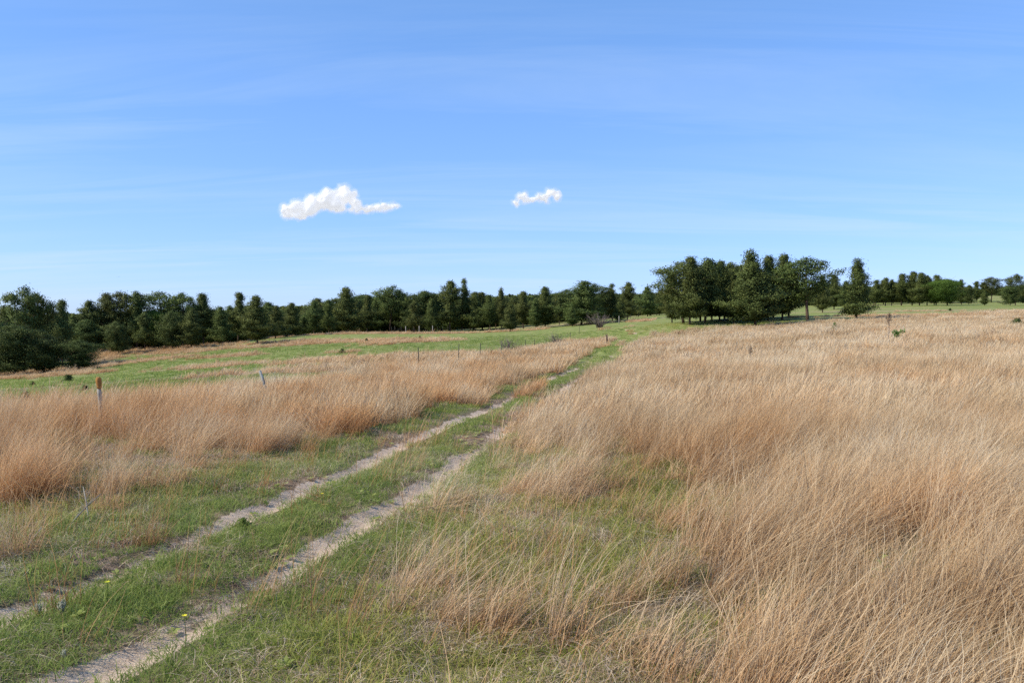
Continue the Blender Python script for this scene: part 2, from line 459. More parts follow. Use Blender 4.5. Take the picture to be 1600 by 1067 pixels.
def obj(name, me, parent=None, loc=None):
    o = bpy.data.objects.new(name, me); COL.objects.link(o)
    if parent:
        o.parent = parent
    if loc is not None:
        o.location = loc
    return o
def tag(o, label=None, cat=None, group=None, kind=None):
    if label: o['label'] = label
    if cat: o['category'] = cat
    if group: o['group'] = group
    if kind: o['kind'] = kind
    return o
def empty(name, loc, rz=0, s=1):
    o = bpy.data.objects.new(name, None); COL.objects.link(o)
    o.location = loc; o.rotation_euler = (0, 0, rz)
    o.scale = (s, s, s) if isinstance(s, (int, float)) else s
    o.empty_display_size = .2
    return o
class Tubes:
    def __init__(s): s.V = []; s.F = []; s.n = 0
    def tube(s, pts, rad, sides=6):
        pts = np.asarray(pts, float); rad = np.broadcast_to(np.asarray(rad, float), (len(pts),))
        tg = np.gradient(pts, axis=0); tg /= np.linalg.norm(tg, axis=1)[:, None] + 1e-9
        ref = np.array([1.0, 0, 0]) if abs(tg[0][2]) > .8 else np.array([0, 0, 1.0])
        an = np.linspace(0, 2 * math.pi, sides, endpoint=False)
        base = s.n
        for p, d, r in zip(pts, tg, rad):
            a = np.cross(d, ref); a /= np.linalg.norm(a) + 1e-9; b = np.cross(d, a)
            s.V.append(p + r * (np.cos(an)[:, None] * a + np.sin(an)[:, None] * b)); s.n += sides
        for i in range(len(pts) - 1):
            for j in range(sides):
                j2 = (j + 1) % sides
                s.F.append((base + i * sides + j, base + i * sides + j2, base + (i + 1) * sides + j2, base + (i + 1) * sides + j))
        c0 = s.n; s.V.append(pts[:1]); s.V.append(pts[-1:]); s.n += 2
        for j in range(sides):
            j2 = (j + 1) % sides
            s.F.append((c0, base + j2, base + j, c0)); e = base + (len(pts) - 1) * sides
            s.F.append((c0 + 1, e + j, e + j2, c0 + 1))
    def mesh(s, name, material):
        me = bpy.data.meshes.new(name)
        F = [f[:3] if f[0] == f[3] else f for f in s.F]
        me.from_pydata([tuple(v) for v in np.vstack(s.V)], [], F)
        me.materials.append(material); me.update()
        for p in me.polygons: p.use_smooth = True
        return me

# ------------------------------------------------------------------ ground sheet
def build_ground():
    r = np.concatenate([[0.02, .5, 1.0, 1.5], 2.0 * 1.0135 ** np.arange(1, 485)])
    r = r[r < 1300]
    front = np.radians(np.arange(-46, 46.01, 0.27))
    rest = np.radians(np.concatenate([np.arange(48, 180, 5.0), np.arange(-178, -46.5, 5.0)]))
    th = np.concatenate([front, rest]); th = np.sort(th)
    Rr, T = np.meshgrid(r, th, indexing='ij')
    X = Rr * np.sin(T); Y = Rr * np.cos(T)
    x = X.ravel(); y = Y.ravel()
    u = track_u(x, y)
    z = full_h(x, y, u)
    zn = zones(x, y)
    V = np.stack([x, y, z], 1)
    nr, nth = X.shape
    i = np.arange(nr - 1)[:, None]; j = np.arange(nth)[None]
    j2 = (j + 1) % nth
    F = np.stack([i * nth + j, i * nth + j2, (i + 1) * nth + j2, (i + 1) * nth + j], -1).reshape(-1, 4)[:, ::-1]
    me = mesh_np('prairie_ground', V, F, M_GROUND)
    tan = np.where(zn['beyond'], zn['tan'], np.maximum(zn['tall'] * .9, zn['mixed'] * .5))
    u = zn['u']
    rightfar = (u > 0) & (y > 96 + np.maximum(0, x - 32) * .55)
    s2 = fbm(x / 40, y / 7, 91, 3)
    rf = sstep(.47, .60, s2) * .9
    rf = np.where(y > 135, sstep(.56, .66, s2) * .8, rf)
    tan = np.where(rightfar, np.where(u < 6 + (y - 96) * .25, .05, rf), tan)
    tan = np.where((u < 0) & (y > 150), np.minimum(tan, .6), tan)
    stripe = sstep(20, 34, u) * sstep(.42, .55, fbm(x / 26, y / 9, 95, 2)) * sstep(112, 122, y + (fbm(x / 20, y / 20, 93, 2) - .5) * 14) * sstep(172, 158, y + (fbm(x / 26, y / 9, 95, 2) - .5) * 26)
    tan = np.maximum(tan, .95 * stripe)
    dirt = np.exp(-((np.abs(np.abs(u) - RUT + np.where(u < 0, .18, .22) * np.sign(np.abs(u) - 0))) / .14) ** 2) * (1 - sstep(35, 60, y)) * .8
    dirt = np.maximum(dirt, sstep(.50, .60, fbm(x / .55, y / .55, 263, 3)) * sstep(.62, .30, np.abs(np.abs(u + .22) - RUT)) * (y < 26))
    dirt = np.maximum(dirt, .8 * (1 - sstep(.1, .35, np.abs(np.abs(u) - RUT))) * (1 - sstep(40, 70, y)))
    near_dirt = sstep(.55, .68, fbm(x / .5, y / .5, 97, 3)) * .8 * (zn['d'] < 60)
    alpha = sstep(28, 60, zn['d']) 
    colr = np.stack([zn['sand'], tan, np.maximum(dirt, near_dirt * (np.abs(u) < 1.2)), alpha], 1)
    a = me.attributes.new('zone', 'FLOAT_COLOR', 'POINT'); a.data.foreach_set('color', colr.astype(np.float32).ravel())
    for p in (0,):
        me.polygons.foreach_set('use_smooth', np.ones(len(F), bool))
    o = obj('ground', me)
    tag(o, 'rolling prairie ground with two pale sandy wheel ruts', kind='structure')
build_ground()

# ------------------------------------------------------------------ grass clumps
def blades(nb, rad, h0, h1, wid, seg, lean, lean_sd, curve, droop=0., rnd=(0, 1), azim=None, base_pow=.5, wig=.0):
    """nb ribbons in a disc of radius rad; lean towards +X"""
    r_ = rad * rng.random(nb) ** base_pow; a = rng.random(nb) * 2 * math.pi
    bx, by = r_ * np.cos(a), r_ * np.sin(a)
    h = h0 + (h1 - h0) * rng.random(nb)
    lx = lean + rng.normal(0, lean_sd, nb) + .25 * lean_sd * np.cos(a); ly = rng.normal(0, lean_sd, nb)
    cv = curve * (.5 + rng.random(nb))
    caz = rng.random(nb) * 2 * math.pi if azim is None else azim + rng.normal(0, 1.15, nb)
    t = np.linspace(0, 1, seg + 1)[None]
    px = bx[:, None] + h[:, None] * (lx[:, None] * t + cv[:, None] * np.cos(caz)[:, None] * t * t)
    py = by[:, None] + h[:, None] * (ly[:, None] * t + cv[:, None] * np.sin(caz)[:, None] * t * t)
    if wig:
        px = px + h[:, None] * wig * np.sin(t * 7 + rng.random(nb)[:, None] * 6) * t
        py = py + h[:, None] * wig * np.cos(t * 6 + rng.random(nb)[:, None] * 6) * t
    hor = np.hypot(px - bx[:, None], py - by[:, None])
    pz = h[:, None] * t * (1 - droop * t * (.5 + rng.random(nb)[:, None]))
    pz = pz - .25 * hor * t
    wa = rng.random(nb) * math.pi
    wx, wy = np.cos(wa)[:, None], np.sin(wa)[:, None]
    wv = wid * (.6 + .8 * rng.random(nb))[:, None] * (1 - .75 * t ** 1.5) * .5
    A_ = np.stack([px - wx * wv, py - wy * wv, pz], -1); B_ = np.stack([px + wx * wv, py + wy * wv, pz], -1)
    V = np.stack([A_, B_], 2).reshape(-1, 3)                       # blade, t, side
    k = 2 * (seg + 1)
    b0 = (np.arange(nb) * k)[:, None]; s = np.arange(seg)[None] * 2
    F = np.stack([b0 + s, b0 + s + 1, b0 + s + 3, b0 + s + 2], -1).reshape(-1, 4)
    cr = rnd[0] + (rnd[1] - rnd[0]) * rng.random(nb)
    C = np.zeros((nb, seg + 1, 2, 4)); C[..., 0] = cr[:, None, None]; C[..., 1] = t[..., None]; C[..., 3] = 1
    return V, F, C.reshape(-1, 4)
def join(parts):
    V = []; F = []; C = []; n_ = 0
    for v, f, c in parts:
        V.append(v); F.append(f + n_); C.append(c); n_ += len(v)
    return np.vstack(V), np.vstack(F), np.vstack(C)
def proto(name, parts, material):
    V, F, C = join(parts)
    me = mesh_np(name, V, F, material, C)
    return bpy.data.objects.new(name, me)       # source geometry only, never linked to the scene

def scatter(name, x, y, z, rot, scl, idx, tint, warm, protos, label, cat=None):
    me = bpy.data.meshes.new(name)
    n_ = len(x)
    me.vertices.add(n_); me.vertices.foreach_set('co', np.stack([x, y, z], 1).astype(np.float32).ravel())
    for nm, typ, arr, key in (('rot', 'FLOAT_VECTOR', rot, 'vector'), ('scl', 'FLOAT_VECTOR', scl, 'vector'), ('pick', 'INT', idx, 'value'), ('tint', 'FLOAT', tint, 'value'), ('warm', 'FLOAT', warm, 'value')):
        a = me.attributes.new(nm, typ, 'POINT'); arr = np.asarray(arr)
        a.data.foreach_set(key, (arr.astype(np.int32) if typ == 'INT' else arr.astype(np.float32)).ravel())
    me.update()
    o = obj(name, me); tag(o, label, kind='stuff')
    g = bpy.data.node_groups.new(name + '_nodes', 'GeometryNodeTree')
    g.interface.new_socket('Geometry', in_out='INPUT', socket_type='NodeSocketGeometry')
    g.interface.new_socket('Geometry', in_out='OUTPUT', socket_type='NodeSocketGeometry')
    gi = g.nodes.new('NodeGroupInput'); go = g.nodes.new('NodeGroupOutput')
    iop = g.nodes.new('GeometryNodeInstanceOnPoints')
    j = g.nodes.new('GeometryNodeJoinGeometry')
    for p in reversed(protos):
        oi = g.nodes.new('GeometryNodeObjectInfo'); oi.inputs['Object'].default_value = p
        gti = g.nodes.new('GeometryNodeGeometryToInstance')
        g.links.new(oi.outputs['Geometry'], gti.inputs[0]); g.links.new(gti.outputs[0], j.inputs[0])
    def named(nm, dt):
        q = g.nodes.new('GeometryNodeInputNamedAttribute'); q.data_type = dt; q.inputs['Name'].default_value = nm
        return q.outputs['Attribute']
    g.links.new(gi.outputs[0], iop.inputs['Points'])
    g.links.new(j.outputs[0], iop.inputs['Instance'])
    iop.inputs['Pick Instance'].default_value = True
    g.links.new(named('pick', 'INT'), iop.inputs['Instance Index'])
    g.links.new(named('rot', 'FLOAT_VECTOR'), iop.inputs['Rotation'])
    g.links.new(named('scl', 'FLOAT_VECTOR'), iop.inputs['Scale'])
    g.links.new(iop.outputs[0], go.inputs[0])
    md = o.modifiers.new('scatter', 'NODES'); md.node_group = g
    return o

def sector(y0, y1, dens, amax=41, back=0):
    """random points on the ground in front of the camera, between two distances"""
    w1 = y1 * math.tan(R(amax)) + 1.5
    st = dens ** -.5                                        # one point per cell, well jittered
    gx, gy = np.meshgrid(np.arange(-w1, w1, st), np.arange(y0, y1, st))
    x = (gx + rng.random(gx.shape) * st * 1.15).ravel(); y = (gy + rng.random(gx.shape) * st * 1.15).ravel()
    k = np.abs(x) < y * math.tan(R(amax)) + 1.5
    return x[k], y[k]

# clump sources
NV = 6
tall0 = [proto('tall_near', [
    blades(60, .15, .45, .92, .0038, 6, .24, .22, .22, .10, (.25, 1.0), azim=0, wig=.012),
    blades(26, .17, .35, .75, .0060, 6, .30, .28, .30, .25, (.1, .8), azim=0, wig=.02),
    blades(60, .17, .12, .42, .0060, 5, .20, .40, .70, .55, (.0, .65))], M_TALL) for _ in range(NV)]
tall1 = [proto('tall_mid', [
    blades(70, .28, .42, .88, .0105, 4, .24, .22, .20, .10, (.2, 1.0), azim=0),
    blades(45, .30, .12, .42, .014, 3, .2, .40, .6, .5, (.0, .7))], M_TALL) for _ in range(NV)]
tall2 = [proto('tall_far', [
    blades(64, .50, .38, .80, .024, 3, .22, .22, .20, .10, (.2, 1.0), azim=0),
    blades(30, .52, .15, .4, .04, 2, .2, .35, .5, .4, (.1, .7))], M_TALL) for _ in range(NV)]
stems0 = [proto('lone_stems', [
    blades(9, .14, .35, .85, .0040, 6, .22, .12, .20, .08, (.1, .75), azim=0, wig=.01),
    blades(8, .12, .1, .35, .004, 4, .2, .35, .5, .4, (0, .6))], M_TALL) for _ in range(NV)]
green0 = [proto('green_near', [
    blades(120, .19, .035, .15, .0050, 3, .05, .30, .5, .25, (0, 1))], M_GREEN) for _ in range(NV)]
green1 = [proto('green_mid', [
    blades(90, .28, .05, .16, .011, 2, .05, .25, .4, .2, (0, .95))], M_GREEN) for _ in range(NV)]
green2 = [proto('green_far', [
    blades(70, .5, .06, .17, .026, 2, .05, .25, .35, .2, (0, .95))], M_GREEN) for _ in range(NV)]
thatch0 = [proto('thatch_near', [
    blades(70, .17, .05, .26, .0045, 5, .15, .55, 1.0, .75, (0, 1), wig=.05)], M_THATCH) for _ in range(NV)]
thatch1 = [proto('thatch_mid', [
    blades(60, .30, .06, .26, .011, 3, .15, .5, .9, .6, (0, 1))], M_THATCH) for _ in range(NV)]
litter0 = [proto('litter', [
    blades(16, .18, .004, .012, .004, 3, 5.0, 4.5, 4.0, 0, (0, 1))], M_THATCH) for _ in range(NV)]

def place(name, label, protos, y0, y1, dens, prob, hscale, wscale=1.0, lean_sd=.10, tint_f=None, warm_f=None, yaw=.6, sink=.01, smin=.75, smax=1.2):
    x, y = sector(y0, y1, dens)
    zn = zones(x, y)
    p = prob(x, y, zn)
    k = rng.random(len(x)) < p
    x, y = x[k], y[k]; zn = {q: v[k] for q, v in zn.items()}; p = p[k]
    n_ = len(x)
    z = full_h(x, y, zn['u']) - sink
    gust = fbm(x / 5, y / 5, 201, 2) - .5
    rot = np.stack([rng.normal(0, lean_sd, n_), rng.normal(0, lean_sd, n_) + gust * .35 * (yaw < 3), (rng.random(n_) * 2 - 1) * yaw + gust * .6], 1)
    if yaw < 3:
        rot[:, 1] -= np.where(zn['u'] < 0, .17, .02)        # the left band stands straighter
    if yaw < 3:                                             # some clumps are knocked over
        fall = rng.random(n_) < .14
        rot[fall, :2] += rng.normal(0, .5, (fall.sum(), 2)); rot[fall, 2] += rng.normal(0, 1.2, fall.sum())
    s = smin + (smax - smin) * rng.random(n_)
    hs_ = hscale(x, y, zn) * s
    scl = np.stack([s * wscale, s * wscale, hs_], 1)
    tint = rng.random(n_) * .6 + np.clip(.2 + (fbm(x / 2.5, y / 2.5, 211, 3) - .5) * 1.4, -.1, .6) if tint_f is None else tint_f(x, y, zn)
    warm = np.clip(warm_f(x, y, zn), 0, 1) if warm_f else np.zeros(n_)
    print('SCATTER', name, n_)
    return scatter(name, x, y, z, rot, scl, rng.integers(0, len(protos), n_), tint, warm, protos, label)

def h_tall(x, y, zn):
    hum = fbm(x / 1.6, y / 1.6, 221, 3)
    return (.30 + .62 * hum + .55 * fbm(x / .5, y / .5, 223, 2)) * (.72 + .28 * zn['tall'])
def warm_tall(x, y, zn):
    return .08 + .40 * (zn['u'] < 0) + (fbm(x / 1.3, y / 1.3, 231, 3) - .5) * 2.2 + (fbm(x / .4, y / .4, 233, 2) - .5) * 1.2 - .25 * sstep(20, 70, y)
def p_tall(x, y, zn):
    gap = sstep(.30, .42, fbm(x / .75, y / .75, 241, 3))
    gap2 = sstep(.44, .56, fbm(x / 1.0, y / 1.0, 243, 3))
    nb = np.where(zn['u'] < 0, np.where(y < 13, gap * (.15 + .85 * np.maximum(gap2, sstep(.9, 1.0, zn['tall']) * sstep(-4.5, -7, zn['u']))), gap), .3 + .7 * gap)
    return zn['tall'] ** 1.3 * nb * (zn['sand'] < .35)
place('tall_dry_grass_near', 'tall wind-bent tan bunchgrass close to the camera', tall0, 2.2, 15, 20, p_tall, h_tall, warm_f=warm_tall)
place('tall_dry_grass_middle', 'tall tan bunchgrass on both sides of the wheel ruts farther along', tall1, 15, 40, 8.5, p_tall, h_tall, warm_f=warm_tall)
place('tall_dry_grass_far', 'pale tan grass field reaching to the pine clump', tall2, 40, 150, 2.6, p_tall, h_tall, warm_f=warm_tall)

def p_stem(x, y, zn):
    c = sstep(.46, .62, fbm(x / .8, y / .8, 251, 3))
    side = np.where(zn['u'] > 0, sstep(1.2, 3.0, zn['u']), sstep(-1.1, -2.8, zn['u']) * .9)
    tuft = sstep(.60, .68, fbm(x / .42, y / .42, 253, 2)) * (np.abs(zn['u']) < 2.6)
    side = np.maximum(side, tuft); c = np.maximum(c, tuft)
    return side * (.22 + .78 * c) * (1 - .7 * zn['tall']) * (zn['sand'] < .3) + .03 * (np.abs(zn['u']) < .6) + blobs(x, y, [(1240, 985, .16, .2, 1), (1255, 940, .12, .2, 1), (640, 800, .12, .2, 1)])
place('sparse_dry_stems', 'scattered thin orange stems standing in the green verge', stems0, 2.2, 18, 16, p_stem, lambda x, y, z: .55 + .7 * fbm(x, y, 3, 2), warm_f=lambda x, y, z: .7 + .3 * (z['u'] < 0) + 0 * x)

def p_green(x, y, zn):
    n_ = fbm(x / .9, y / .9, 261, 3)
    worn = sstep(.50, .60, fbm(x / .55, y / .55, 263, 3)) * sstep(.62, .30, np.abs(np.abs(zn['u'] + .22) - RUT)) * (y < 26)   # trampled debris on the uphill rim of each rut
    core = sstep(.95, .25, zn['sand'])
    base = np.where(zn['mixed'] > .4, .50 + .50 * sstep(.40, .52, n_), .5 + .5 * sstep(.30, .45, n_))
    base = base * (1 - .65 * zn['tall'])
    rutedge = 1 - .75 * (1 - sstep(.12, .34, np.abs(np.abs(zn['u']) - RUT)))
    rutfar = 1 - .97 * (1 - sstep(.26, .50, np.abs(np.abs(zn['u']) - RUT)))
    base = np.where(y > 45, base, np.where(y > 14, base * rutfar, base * rutedge))
    f = np.where(zn['beyond'], 1 - .75 * zn['tan'], 1)
    return base * f * (zn['sand'] < .45) * core * (1 - .85 * worn)
def h_green(x, y, zn):
    return .55 + .9 * fbm(x / 1.2, y / 1.2, 271, 3) * (.6 + .4 * sstep(.3, 1.2, np.abs(np.abs(zn['u']) - RUT)))
gw = lambda x, y, z: .15 + .7 * z['mixed'] + .5 * (fbm(x / 2, y / 2, 281, 2) - .5)
place('green_grass_near', 'short fresh green grass beside and between the ruts', green0, 2.2, 14, 52, p_green, h_green, yaw=3.14, warm_f=gw, smin=.7, smax=1.35)
place('green_grass_middle', 'short green grass strip along the track farther on', green1, 14, 40, 10, p_green, h_green, yaw=3.14, warm_f=gw)
place('green_grass_far', 'green pasture grass beyond the fence line', green2, 40, 115, 1.3, p_green, lambda x, y, z: 1.0 + 0 * x, yaw=3.14, warm_f=gw)

def p_thatch(x, y, zn):
    n_ = fbm(x / .7, y / .7, 291, 3)
    return np.clip(np.where(zn['mixed'] > .3,   .62 + .5 * sstep(.40, .55, n_), .12 + .6 * sstep(.46, .58, n_)) + .35 * zn['tall'], 0, 1) * (zn['sand'] < .6) * (1 - .5 * zn['verge'])
place('matted_thatch_near', 'matted pale dead grass lying between the clumps', thatch0, 2.2, 15, 24, p_thatch, lambda x, y, z: .6 + .9 * fbm(x, y, 9, 2), yaw=3.14, warm_f=lambda x, y, z: 0 * x)
def p_field(x, y, zn):
    return np.where(zn['beyond'], .12 + .88 * zn['tan'], .25 * zn['tall'])
place('matted_thatch_middle', 'low tan dead grass in the middle distance', thatch1, 15, 45, 5, p_field, lambda x, y, z: 1.1 + 0 * x, yaw=3.14)
place('tan_field_grass', 'patches of knee-high tan grass in the green field beyond the fence', tall2, 24, 150, 1.3, lambda x, y, z: np.where(z['beyond'], z['tan'] ** 1.5, np.where((z['u'] > 22) & (y > 116), .4 * sstep(.5, .62, fbm(x / 26, y / 9, 95, 2)), 0)), lambda x, y, z: .42 + .3 * fbm(x / 3, y / 3, 5, 2), warm_f=lambda x, y, z: .3 + .6 * (fbm(x / 6, y / 6, 15, 2) - .5))
place('rut_litter', 'short bits of straw lying on the sandy ruts', litter0, 2.2, 16, 30, lambda x, y, z: np.where(np.abs(z['u']) < 1.3, .8, .5), lambda x, y, z: 1 + 0 * x, yaw=3.14, sink=-.006, warm_f=lambda x, y, z: 0 * x)

def leaf_rosette():
    V = []; F = []; C = []
    for i in range(9):
        a = i * 2.4 + rng.normal(0, .2); l_ = .035 + .03 * rng.random(); w_ = l_ * .28; up = .3 + .9 * rng.random()
        d_ = np.array([math.cos(a), math.sin(a), 0]); q = np.array([-math.sin(a), math.cos(a), 0]); b = len(V)
        V += [np.zeros(3) + [0, 0, .01], d_ * l_ * .5 + q * w_ + [0, 0, l_ * up * .5], d_ * l_ + [0, 0, l_ * up * .6], d_ * l_ * .5 - q * w_ + [0, 0, l_ * up * .5]]
        F.append((b, b + 1, b + 2, b + 3)); C += [[.45 + .4 * rng.random(), 1, 0, 1]] * 4
    return np.array(V), np.array(F), np.array(C)
weeds0 = [proto('weed_rosette', [leaf_rosette()], M_GREEN) for _ in range(5)]
place('broadleaf_weeds', 'small broad-leaved weeds growing along the ruts', weeds0, 2.2, 16, 14, lambda x, y, z: sstep(.5, .62, fbm(x / .8, y / .8, 401, 2)) * (.75 * (np.abs(z['u']) < 2.2) + .3) * (1 - z['tall']), lambda x, y, z: 1 + 0 * x, yaw=3.14, sink=-.01, warm_f=lambda x, y, z: 0 * x)

# ------------------------------------------------------------------ trees

def tufts(cent, per, spread, ln, wd, upb, cval, seed=0):
    """needle sprays: per flat slivers round each centre"""
    nC = len(cent); n_ = nC * per
    c = np.repeat(cent, per, 0) + rng.normal(0, 1, (n_, 3)) * np.asarray(spread)
    d = rng.normal(0, 1, (n_, 3)); d[:, 2] += upb; d /= np.linalg.norm(d, axis=1)[:, None]
    q = rng.normal(0, 1, (n_, 3)); q = np.cross(d, q); q /= np.linalg.norm(q, axis=1)[:, None] + 1e-9
    l_ = (ln * (.6 + .8 * rng.random(n_)))[:, None]; w_ = (wd * (.6 + .8 * rng.random(n_)))[:, None]
    ax = np.array([0, 0, np.mean(cent[:, 2]) * .8])
    n1_ = c - np.repeat(cent, per, 0); n1_ /= np.linalg.norm(n1_, axis=1)[:, None] + 1e-6
    n2_ = (c - ax) * np.array([1, 1, .6]); n2_ /= np.linalg.norm(n2_, axis=1)[:, None] + 1e-6
    nn = n1_ * 1.0 + n2_ * .8 + rng.normal(0, .35, (n_, 3)); nn /= np.linalg.norm(nn, axis=1)[:, None] + 1e-6
    q = q * np.where((np.cross(q, d) * nn).sum(1) < 0, -1, 1)[:, None]      # leaf faces outwards
    V = np.stack([c - d * l_ * .5, c + q * w_ * .5, c + d * l_ * .5, c - q * w_ * .5], 1).reshape(-1, 3)
    NRM[len(V)] = np.repeat(nn, 4, 0)
    F = (np.arange(n_) * 4)[:, None] + np.arange(4)[None]
    cc = np.clip(np.repeat(cval, per) + rng.normal(0, .10, n_), 0, 1)
    C = np.zeros((n_, 4, 4)); C[..., 0] = cc[:, None]; C[..., 1] = .5; C[..., 3] = 1
    return V, F, C.reshape(-1, 4)
def make_tree(kind, seed):
    """10 m tall tree -> (crown mesh, trunk mesh)"""
    global rng
    rs = np.random.default_rng(seed); keep = rng; rng = rs
    H = 10.0
    tb = Tubes()
    bend = rs.normal(0, .25, 2)
    zt = np.linspace(-.3, H * .97, 9)
    def axis(z):
        f = np.clip(z / H, 0, 1)
        return np.array([bend[0] * math.sin(f * 3), bend[1] * math.sin(f * 2.4), z])
    r0 = .17 if kind != 'round' else .13
    tb.tube([axis(z) for z in zt], np.linspace(r0, .03, 9), 8)
    cents = []; cv = []
    prof = {
        'conic': (1.2, lambda f: .15 + 3.1 * (1 - f) ** 1.05 * (.85 + .2 * math.sin(f * 14 + seed)), 96),
        'full': (1.1, lambda f: .2 + 3.3 * (1 - f ** 1.5) ** 1.0 * (.72 + .28 * min(1, f * 4)) * (.85 + .22 * math.sin(f * 13 + seed)), 112),
        'open': (3.0, lambda f: 2.5 * (math.sin(min(1, (f - .22) / .78 * 1.05) * math.pi) ** .55 if f > .24 else .3), 54),
        'clump': (1.8, lambda f: .2 + 2.9 * (1 - f ** 1.8) ** .95 * (.6 + .4 * math.sin(f * 12 + seed)), 84),
        'round': (.35, lambda f: 4.2 * math.sqrt(max(0, 1 - (f * 1.0) ** 2.2)) * (.85 + .15 * math.sin(f * 8 + seed)), 84),
        'leafy': (.6, lambda f: 4.0 * math.sqrt(max(0, 1 - (2 * f - .95) ** 2)) + .3, 84),
    }[kind]
    zlo, rad, nb = prof
    for i in range(nb):
        f0 = (i + rs.random()) / nb
        z = zlo + (H * .985 - zlo) * f0
        f = z / H
        if f > .82 and kind != 'leafy' and rs.random() < .45: continue
        Rm = max(.25, rad(f)) * (.55 + .7 * rs.random())
        if kind == 'open' and rs.random() < .2: Rm *= 1.2
        az = i * 2.39996 + rs.normal(0, .35)
        lobe = float(fbm(np.array([math.cos(az) * 1.6 + seed]), np.array([math.sin(az) * 1.6 + f * 5.5]), 301, 2)[0])
        if kind in ('full', 'conic', 'clump', 'open'):
            if lobe < .30 and rs.random() < .6: continue
            Rm *= np.clip(.50 + 1.0 * lobe, .5, 1.25)
        else:
            Rm *= np.clip(.6 + .8 * lobe, .6, 1.3)
        rise = {'conic': .12, 'full': .25, 'open': .35, 'clump': .28, 'round': .4, 'leafy': .5}[kind] + rs.normal(0, .12)
        if f < .35 and kind in ('full', 'conic', 'clump'): rise -= .22
        p0 = axis(z)
        dv = np.array([math.cos(az), math.sin(az), 0])
        pts = [p0 + dv * Rm * t + np.array([0, 0, Rm * (rise * t + .18 * t * t)]) for t in (0, .35, .7, 1)]
        if i % 2 == 0:
            tb.tube(pts, [.05 * (1 - f * .6), .035, .02, .01], 4)
        m_ = max(2, int(Rm * 2.4))
        cval = np.clip(rs.normal(.5, .2), .05, .95)
        for t in np.linspace(.35 if kind != 'open' else .5, 1.0, m_):
            side = np.cross(dv, [0, 0, 1]) * rs.normal(0, .25 * Rm * (.3 + t * .7))
            c = p0 + dv * Rm * t + np.array([0, 0, Rm * (rise * t + .18 * t * t)]) + side
            rr = float(np.hypot(*(c[:2] - axis(min(c[2], H))[:2])))
            cone = {'conic': 1.5, 'full': .75, 'clump': .8, 'open': .45, 'round': .35, 'leafy': .35}[kind]
            c[2] = max(.25, min(c[2], H - .15 - cone * rr))
            cents.append(c); cv.append(np.clip(cval + .12 * rs.normal(), 0, 1))
    for q in range(2 if kind in ('open', 'clump') else 1):
        tp = axis(H * (.985 - .06 * q)) + np.array([rs.normal(0, .38 * q), rs.normal(0, .38 * q), -.3 * q])
        for e in range(2): cents.append(tp - np.array([0, 0, .3 * e])); cv.append(.5)
    cents = np.array(cents); cv = np.array(cv)
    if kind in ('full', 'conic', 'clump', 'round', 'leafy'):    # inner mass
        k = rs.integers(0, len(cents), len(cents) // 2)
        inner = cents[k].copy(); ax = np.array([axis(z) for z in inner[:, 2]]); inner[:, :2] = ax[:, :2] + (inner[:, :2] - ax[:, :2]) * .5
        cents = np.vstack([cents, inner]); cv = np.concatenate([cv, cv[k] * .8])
    if kind == 'leafy':
        crown = tufts(cents, 46, (.42, .42, .30), .17, .13, 0, cv)
    elif kind == 'round':
        crown = tufts(cents, 44, (.36, .36, .26), .26, .10, .5, cv)
    else:
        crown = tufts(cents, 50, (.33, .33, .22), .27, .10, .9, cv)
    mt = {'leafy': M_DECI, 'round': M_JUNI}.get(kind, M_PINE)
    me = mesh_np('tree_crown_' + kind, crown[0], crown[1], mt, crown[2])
    tm = tb.mesh('tree_trunk_' + kind, M_BARK)
    rng = keep
    return me, tm
PROTO = {}
for kd, cnt in (('conic', 4), ('full', 4), ('open', 5), ('clump', 5), ('round', 4), ('leafy', 2)):
    PROTO[kd] = [make_tree(kd, 100 * len(PROTO) + i + 3) for i in range(cnt)]
KNAME = {'conic': 'pine_tree', 'full': 'pine_tree', 'open': 'pine_tree', 'clump': 'pine_tree', 'round': 'juniper_tree', 'leafy': 'leafy_tree'}
tree_xy = []
def tree(px, ytop, D, kind, label, wf=1.0, group=None, var=None):
    p = at(px, 500, D)
    X, Y = p[0], p[1]
    z = ground_z(X, Y)
    ztop = at(px, ytop, D)[2]
    h = max(1.0, ztop - z)
    i = random.randrange(len(PROTO[kind])) if var is None else var
    cm, tm = PROTO[kind][i]
    s = h / 10.0
    wk = 1.18 if 115 < px < 640 else 1.12 if px > 640 else 1.0
    r = empty(KNAME[kind], (X, Y, z), random.uniform(0, 6.283), (s * wf * wk, s * wf * wk, s))
    r.rotation_euler[0] = random.gauss(0, .03); r.rotation_euler[1] = random.gauss(0, .03)
    tag(r, label, 'tree', group)
    obj('crown', cm, r); obj('trunk', tm, r)
    tree_xy.append((X, Y))
    return r
G_FAR = 'trees of the dark treeline'
